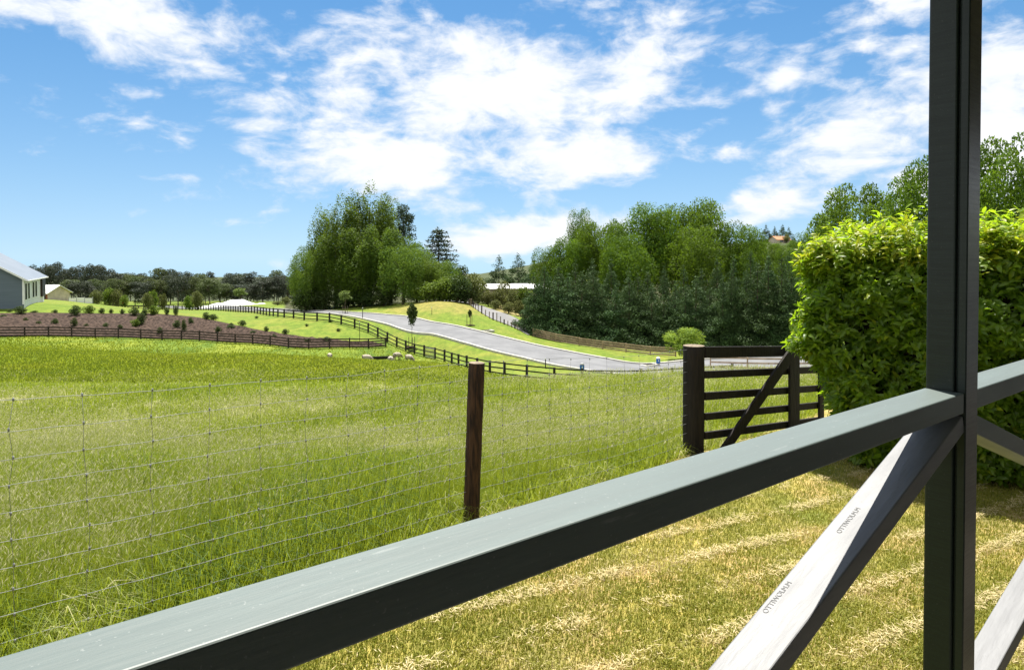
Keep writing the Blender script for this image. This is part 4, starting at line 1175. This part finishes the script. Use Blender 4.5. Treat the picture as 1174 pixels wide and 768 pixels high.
# long white roof behind the scrub
o = empty('shed', gp(585, 150), 'long low shed with a white roof behind the scrub by the driveway', 'shed', None, .15)
zr = at(585, 327, 150).z - o.location.z
mb = MB(); mb.box(-9, 8, 0, 7, -1, zr - .8); mb.build('wall', M['cream'], o)
mb = MB(); mb.add([(-9.5, -.5, zr - .9), (8.5, -.5, zr - .9), (8.5, 3.5, zr), (-9.5, 3.5, zr), (8.5, 7.5, zr - .9), (-9.5, 7.5, zr - .9), (-9.5, -.5, zr - .7), (8.5, -.5, zr - .7), (8.5, 3.5, zr + .2), (-9.5, 3.5, zr + .2), (8.5, 7.5, zr - .7), (-9.5, 7.5, zr - .7)],
              [(0, 3, 2, 1), (3, 5, 4, 2), (6, 7, 8, 9), (9, 8, 10, 11), (0, 1, 7, 6), (5, 11, 10, 4), (0, 6, 9, 3), (3, 9, 11, 5), (1, 2, 8, 7), (2, 4, 10, 8)])
mb.build('roof', M['whiteroof'], o)
# house on the far hill
h3 = house(890, 408, math.pi * .08, 9, 8, 2.4, 2.0, M['cream'], M['cream'], M['orange_roof'], 'small cream house with an orange roof on the far hill', detail=False)
h3.location = at(886, 279.5, 408)
mb = MB(); mb.box(2, 4, -4.06, -4.003, .8, 2.0); mb.build('window', M['glass'], h3)

# ------------------------------------------------------------------ big hedge on the right
M['l_hedge'] = leafmat('hedge_leaf', (.055, .125, .012), (.15, .245, .020), (.40, .62, .018), .50, .42, .35, straw=(.37, .42, .015))  # straw stop holds the yellow of new growth and painted backlight
rh = np.random.default_rng(5)
hA = np.array([3.10, 7.45]); hdir = np.array([.87, -.49]); hdir /= np.linalg.norm(hdir); hnrm = np.array([-hdir[1], hdir[0]])    # hnrm points away from the camera
HL, HT, HH, HR = 6.2, 1.7, 2.62, .42
def hedge_pts(n):
    """points and outward normals on a rounded, clipped hedge body in local (along, thick, height)"""
    areas = np.array([HL * HH, HL * HT * .75, HT * HH * 1.0, HL * HH * .12]); c = rh.choice(4, n, p=areas / areas.sum())
    a = rh.random(n) * HL; b = rh.random(n) * HT; h = rh.random(n) * HH
    Pq = np.stack([a, b, h], -1)
    Pq[c == 0, 1] = 0; Pq[c == 1, 2] = HH; Pq[c == 2, 0] = 0; Pq[c == 3, 1] = HT
    lo = np.array([HR, HR, HR * .5]); hi = np.array([HL, HT - HR, HH - HR])
    inner = np.clip(Pq, lo, hi); d = unit(Pq - inner)
    S = inner + d * HR
    low = S[:, 2] < HR * .5
    # foot drawn in, belly bulging, lumpy clip
    inset = .34 * np.clip(1 - S[:, 2] / 1.3, 0, 1) ** 1.3
    S[:, 0] += .58 * np.clip(1 - S[:, 2] / 1.4, 0, 1) ** .8 * (1 - np.clip(S[:, 0] / 1.8, 0, 1)); S[:, 1] += inset * .7 * (1 - np.clip(S[:, 1] / .9, 0, 1))
    bump = (fbm(S[:, 0] * 1.6 + S[:, 2] * .9, S[:, 2] * 1.7 + S[:, 1] * 1.3, 61) - .5) * .30 + (fbm(S[:, 0] * 4.2 + S[:, 1] * 3.0, S[:, 2] * 4.6 + S[:, 1] * 2.0, 66, 2) - .5) * .34
    S = S + d * bump[:, None]
    sh_ = np.clip(1 - S[:, 0] / 1.15, 0, 1.2)
    S[:, 2] *= 1 - .085 * sh_ ** 2
    return S, d
def h2w(L_):
    xy = hA[None] + L_[:, :1] * hdir[None] + L_[:, 1:2] * hnrm[None]
    return np.concatenate([xy, L_[:, 2:3]], 1)
def hn2w(N): return np.concatenate([N[:, :1] * hdir[None] + N[:, 1:2] * hnrm[None], N[:, 2:3]], 1)
nsh = 15000
S, D = hedge_pts(nsh)
depth = rh.random(nsh) ** 1.6 * .30
S = S - D * depth[:, None]
sprig = (rh.random(nsh) < .10) & (D[:, 2] > .35); S[sprig] += D[sprig] * rh.uniform(.05, .17, (sprig.sum(), 1))
Sw, Dw = h2w(S), hn2w(D)
per = 7
gi = np.repeat(np.arange(nsh), per); m = len(gi)
axis = unit(Dw + np.array([0, 0, .8]) + .45 * rand_dir(nsh, rh))
A_ = axis[gi]
rnd = rand_dir(m, rh)
T_ = unit(np.cross(A_, rnd) + A_ * rh.uniform(.25, 1.1, (m, 1)) - np.array([0, 0, .25]))
N_ = unit(A_ + .45 * rand_dir(m, rh)); N_ = unit(N_ - T_ * (N_ * T_).sum(1, keepdims=True))
base = Sw[gi] + A_ * rh.uniform(-.05, .04, (m, 1)) + rand_dir(m, rh) * .015
L_ = rh.uniform(.055, .118, m); W_ = L_ * rh.uniform(.30, .42, m)
V, tri, qd = leaf_fold(base, T_, N_, L_, W_, rh.uniform(.05, .4, m))
new = np.clip((S[:, 2] - 1.95) / .4, 0, 1) * (depth < .18) * rh.uniform(.5, 1.1, nsh) + (rh.random(nsh) < .10) * .6 + np.clip(1 - S[:, 0] / .30, 0, 1) * (depth < .12) * .7 * rh.random(nsh) * (S[:, 2] > .8)  # yellow top and left edge: new growth plus backlight painted into leaf tone
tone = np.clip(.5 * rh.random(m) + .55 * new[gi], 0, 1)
hb = np.array([hA[0] + hdir[0] * 2, hA[1] + hdir[1] * 2, 0.0])
he = empty('hedge', hb, 'tall dense clipped hedge with glossy leaves, yellow-green new growth and painted-in backlight beside the gate', 'hedge')
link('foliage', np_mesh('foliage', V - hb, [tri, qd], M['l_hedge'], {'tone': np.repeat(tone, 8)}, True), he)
# solid dark core added to block light through the hedge, with stems
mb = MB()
core_mat = plain('hedge_core_stems', (.03, .024, .014), (.014, .016, .008), 12, .9, .1, .8, 25)
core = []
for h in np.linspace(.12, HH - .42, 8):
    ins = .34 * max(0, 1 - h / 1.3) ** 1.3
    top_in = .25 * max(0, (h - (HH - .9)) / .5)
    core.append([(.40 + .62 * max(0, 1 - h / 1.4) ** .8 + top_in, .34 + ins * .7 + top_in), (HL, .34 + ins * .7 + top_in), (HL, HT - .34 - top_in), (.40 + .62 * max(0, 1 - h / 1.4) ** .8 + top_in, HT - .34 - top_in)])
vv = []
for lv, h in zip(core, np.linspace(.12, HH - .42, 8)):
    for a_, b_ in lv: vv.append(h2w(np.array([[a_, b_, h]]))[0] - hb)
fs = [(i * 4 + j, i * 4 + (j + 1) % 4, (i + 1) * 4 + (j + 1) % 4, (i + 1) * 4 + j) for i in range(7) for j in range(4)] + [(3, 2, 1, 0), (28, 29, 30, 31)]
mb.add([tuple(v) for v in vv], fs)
rt2 = random.Random(9)
for k in range(16):
    a_ = .7 + k * .36; q0 = h2w(np.array([[a_, .75 + rt2.uniform(-.2, .2), -.05]]))[0] - hb; q1 = h2w(np.array([[a_ + rt2.uniform(-.2, .2), .7, .5]]))[0] - hb
    mb.tube([q0, q1], [.035, .02], 6)
mb.build('core_and_stems', core_mat, he)

# ------------------------------------------------------------------ grass
M['g_tall'] = leafmat('long_grass', (.045, .095, .007), (.215, .25, .026), (.38, .45, .03), .46, .5, .2, straw=(.74, .67, .42))
M['g_lawn'] = leafmat('lawn_grass', (.125, .155, .015), (.31, .285, .055), (.36, .36, .04), .3, .6, .2, straw=(.66, .53, .32))
def blades(X, Y, Z, H, W, lean, tone, rng, wind=(.16, -.06), ld=None):
    n = len(X)
    a = rng.random(n) * 6.283; f = np.stack([np.cos(a), np.sin(a), 0 * a], -1)
    b = np.stack([X, Y, Z], -1)
    if ld is None: ld = np.stack([np.cos(a * 1.7 + 1), np.sin(a * 1.7 + 1), 0 * a], -1) * .8 + np.array([wind[0], wind[1], 0])
    up = np.array([0, 0, 1.0])
    H_, W_, l_ = H[:, None], W[:, None], lean[:, None]
    mid = b + up * H_ * (.80 - .12 * l_) + ld * H_ * l_ * .35
    tip = b + up * H_ * (1.02 - .55 * np.minimum(l_, 1.3)) + ld * H_ * (l_ * .95 + .08)
    V = np.stack([b - f * W_ * .5, b + f * W_ * .5, mid + f * W_ * .38, mid - f * W_ * .38, tip], 1).reshape(-1, 3)
    i = np.arange(n)[:, None] * 5
    return V, i + np.array([[3, 2, 4]]), i + np.array([[0, 1, 2, 3]]), np.repeat(tone, 5)
def heads(X, Y, Z, H, S, lean, tone, rng):
    """seed heads: thin stalk and a feathery diamond plume"""
    n = len(X); a = rng.random(n) * 6.283; f = np.stack([np.cos(a), np.sin(a), 0 * a], -1)
    ld = np.stack([np.cos(a * 2.3), np.sin(a * 2.3), 0 * a], -1) * .8 + np.array([.22, -.08, 0])
    b = np.stack([X, Y, Z], -1); up = np.array([0, 0, 1.0]); H_, S_, l_ = H[:, None], S[:, None], lean[:, None]
    t1 = b + up * H_ + ld * H_ * l_ * .8
    t0 = t1 - unit(up * .8 + ld * (.4 + l_)) * (.010 + .022 * np.abs(np.sin(a * 7))[:, None] + S_ * .8)
    V = np.stack([b - f * S_ * .07, b + f * S_ * .07, t0 + f * S_ * .07, t0 - f * S_ * .07, (t0 * .5 + t1 * .5) + f * S_ * .5, (t0 * .5 + t1 * .5) - f * S_ * .5, t1], 1).reshape(-1, 3)
    i = np.arange(n)[:, None] * 7
    q = np.concatenate([i + np.array([[0, 1, 2, 3]]), i + np.array([[3, 2, 4, 5]])])
    tn = np.stack([tone * .4] * 2 + [tone * .75] * 2 + [tone] * 3, 1).ravel()
    return V, i + np.array([[5, 4, 6]]), q, tn
def merge(parts):
    Vs, Ts, Qs, Tn = [], [], [], []; k = 0
    for V, T, Q, tn in parts:
        Vs.append(V); Ts.append(T + k); Qs.append(Q + k); Tn.append(tn); k += len(V)
    return np.concatenate(Vs), np.concatenate(Ts), np.concatenate(Qs), np.concatenate(Tn)

rgs = np.random.default_rng(99)
def scatter_log(n, px0, px1, y0, y1, pw_=1.0):
    px = rgs.uniform(px0, px1, n); u = rgs.random(n) ** pw_
    Y = np.exp(math.log(y0) + u * math.log(y1 / y0)); return (px - CX) / F * Y, Y, px
# long grass of the paddock
parts = []
def pale_patch(X, Y):
    """wind-flattened pale patches seen in the photograph, on the ground"""
    m = 0
    for px_, Y_, r_ in ((20, 4.6, .8), (255, 5.4, .45), (60, 6.2, .7), (640, 13, 1.6), (430, 10, 1.2), (180, 11, 1.8), (330, 17, 2.0), (30, 13, 2.2), (580, 9, .8)):
        m = np.maximum(m, np.exp(-(((X - X_of(px_, Y_)) / r_) ** 2 + ((Y - Y_) / (r_ * .7)) ** 2)))
    return m
nt = 46000
TX, TY, tpx = scatter_log(nt, -120, 1010, 2.6, 34)
ts = fence_side(TX, TY); kz = (ts > .0) & ~((tpx > 940) & (TY < 14)); TX, TY, tpx, ts = TX[kz], TY[kz], tpx[kz], ts[kz]
bare = fbm(TX * 1.1, TY * .8, 91)
th = .5 + .75 * rgs.random(len(TX)) ** 1.3 + .5 * (fbm(TX * .7, TY * .45, 92) - .5)
tt_ = rgs.normal(size=len(TX)) * .10 + 1.25 * (fbm(TX * .38, TY * .25, 93) - .5) + .8 * (fbm(TX * 1.7, TY * 1.2, 94) - .5)
nb = rgs.integers(7, 15, len(TX)); gi = np.repeat(np.arange(len(TX)), nb)
a_ = rgs.random(len(gi)) * 6.283; r_ = (.02 + .055 * np.sqrt(rgs.random(len(gi)))) * (1 + .05 * TY[gi])
X = TX[gi] + np.cos(a_) * r_; Y = TY[gi] + np.sin(a_) * r_; px = tpx[gi]; sd_ = ts[gi]
Z = gz_arr(X, Y)
pp = np.maximum(pale_patch(X, Y), .8 * smooth(.60, .70, fbm(X * .8, Y * .5, 71)))
short = smooth(20, 32, Y) * (px < 560)
H = (.20 + .20 * rgs.random(len(X))) * th[gi] * (1 - .62 * short) * np.clip(.6 + sd_ * .5, .6, 1)
Wd_ = np.maximum(.0042, .00080 * Y) * (.7 + .6 * rgs.random(len(X)))
tn = np.clip(.26 + .38 * (rgs.random(len(X)) - .5) + tt_[gi] + .55 * pp * rgs.random(len(X)) + .4 * (rgs.random(len(X)) < .03), 0, 1)
ldir = np.stack([np.cos(a_), np.sin(a_), 0 * a_], -1) * .85 + np.array([.2, -.08, 0])
parts.append(blades(X, Y, Z, H, Wd_, .25 + .75 * rgs.random(len(X)) + .5 * pp, tn, rgs, ld=ldir))
X, Y, px = scatter_log(300000, -120, 1010, 2.8, 33, .85)
sd_ = fence_side(X, Y); pn = fbm(X * .8, Y * .5, 71)
kz = (sd_ > .15) & ~((px > 940) & (Y < 14)) & (rgs.random(len(X)) < .07 + .55 * smooth(.52, .64, pn) + .85 * pale_patch(X, Y)) & ~((Y > 20) & (px < 520) & (rgs.random(len(X)) < .75)); X, Y = X[kz], Y[kz]
Z = gz_arr(X, Y)
parts.append(heads(X, Y, Z, (.30 + .26 * rgs.random(len(X))), np.maximum(.0045, .00095 * Y) * (.7 + .6 * rgs.random(len(X))), .1 + .4 * rgs.random(len(X)), .72 + .28 * rgs.random(len(X)), rgs))
V, T, Q_, tn = merge(parts)
o = link('long_grass', np_mesh('long_grass', V, [T, Q_], M['g_tall'], {'tone': tn}))
tag(o, 'long seeding paddock grass behind the wire fence', 'grass', kind='stuff')
# shorter tufts of the lower paddock and verges
X, Y, px = scatter_log(120000, -60, 800, 30, 88)
kz = (Y < np.interp(px, [q[0] for q in F1], [q[2] for q in F1], right=0)) | ((px > 442) & (Y < np.interp(px, [q[0] for q in F2], [q[2] for q in F2]) - .3))
X, Y, px = X[kz], Y[kz], px[kz]; Z = gz_arr(X, Y); pn = fbm(X * .25, Y * .12, 5); pn2 = fbm(X * .9, Y * .5, 15)
V, T, Q_, tn = blades(X, Y, Z, (.10 + .12 * rgs.random(len(X))) * (.6 + .9 * pn2), .05 + .05 * rgs.random(len(X)), .4 + .6 * rgs.random(len(X)), np.clip(.18 + .3 * rgs.random(len(X)) + .6 * (pn - .5) + .22 * smooth(.58, .75, pn2) * rgs.random(len(X)), 0, 1), rgs)
o = link('pasture_grass', np_mesh('pasture_grass', V, [T, Q_], M['g_tall'], {'tone': tn}))
tag(o, 'short grazed grass of the lower paddock around the sheep', 'grass', kind='stuff')
# mown lawn in front
n = 620000
X = rgs.uniform(-1.9, 6.6, n); Y = rgs.uniform(2.7, 9.6, n)
pxx = X / Y * F + CX
kz = (fence_side(X, Y) < .06) & (pxx > 200) & (pxx < 1260) & (rgs.random(n) < np.clip(16 / Y ** 2, .25, 1)); X, Y = X[kz], Y[kz]
Z = gz_arr(X, Y); rd = np.array([.86, .51]); vrow = -X * rd[1] + Y * rd[0]; urow = X * rd[0] + Y * rd[1]
row = .5 + .5 * np.cos(2 * math.pi * (vrow + .05 * (fbm(urow * 1.3, vrow, 81) - .5)) / .43)
pn = fbm(X * 2.2, Y * 2.2, 82); pn2 = fbm(X * 9, Y * 9, 83)
tn = np.clip(.13 + .52 * rgs.random(len(X)) + .2 * (row > .8) + .75 * (smooth(.45, .7, pn) - .45) * rgs.random(len(X)), 0, 1)
V1 = blades(X, Y, Z, (.016 + .026 * rgs.random(len(X))) * (.6 + .8 * pn2), .0032 + .0034 * rgs.random(len(X)), .4 + .9 * rgs.random(len(X)), tn, rgs, (.1, .1))
# dry clippings lying in the mower rows
n = 330000
X = rgs.uniform(-1.9, 6.6, n); Y = rgs.uniform(2.7, 9.6, n); vrow = -X * rd[1] + Y * rd[0]; urow = X * rd[0] + Y * rd[1]
row = .5 + .5 * np.cos(2 * math.pi * (vrow + .05 * (fbm(urow * 1.3, vrow, 81) - .5)) / .43)
pxx = X / Y * F + CX
kz = (fence_side(X, Y) < .0) & (pxx > 200) & (pxx < 1260) & (rgs.random(n) < (smooth(.72, .97, row) * smooth(.38, .58, fbm(urow * 1.6, vrow * 3, 85)) + .02)); X, Y = X[kz], Y[kz]
Z = gz_arr(X, Y) + .012 + .028 * rgs.random(len(X))
Pq = np.stack([X, Y, Z], -1); m = len(X)
T_ = rand_dir(m, rgs); T_[:, 2] *= .25; T_ = unit(T_); N_ = unit(np.array([0, 0, 1.0]) + .4 * rand_dir(m, rgs)); N_ = unit(N_ - T_ * (N_ * T_).sum(1, keepdims=True))
Lc = rgs.uniform(.02, .06, m)
Vc, Qc = leaf_quads(Pq, T_, N_, Lc, np.full(m, .0045))
V2 = (Vc, np.zeros((0, 3), int), Qc, np.repeat(.78 + .22 * rgs.random(m), 4))
V, T, Q_, tn = merge([V1, V2])
o = link('lawn_grass', np_mesh('lawn_grass', V, [T, Q_], M['g_lawn'], {'tone': tn}))
tag(o, 'mown dry lawn with pale rows of clippings', 'lawn', kind='stuff')
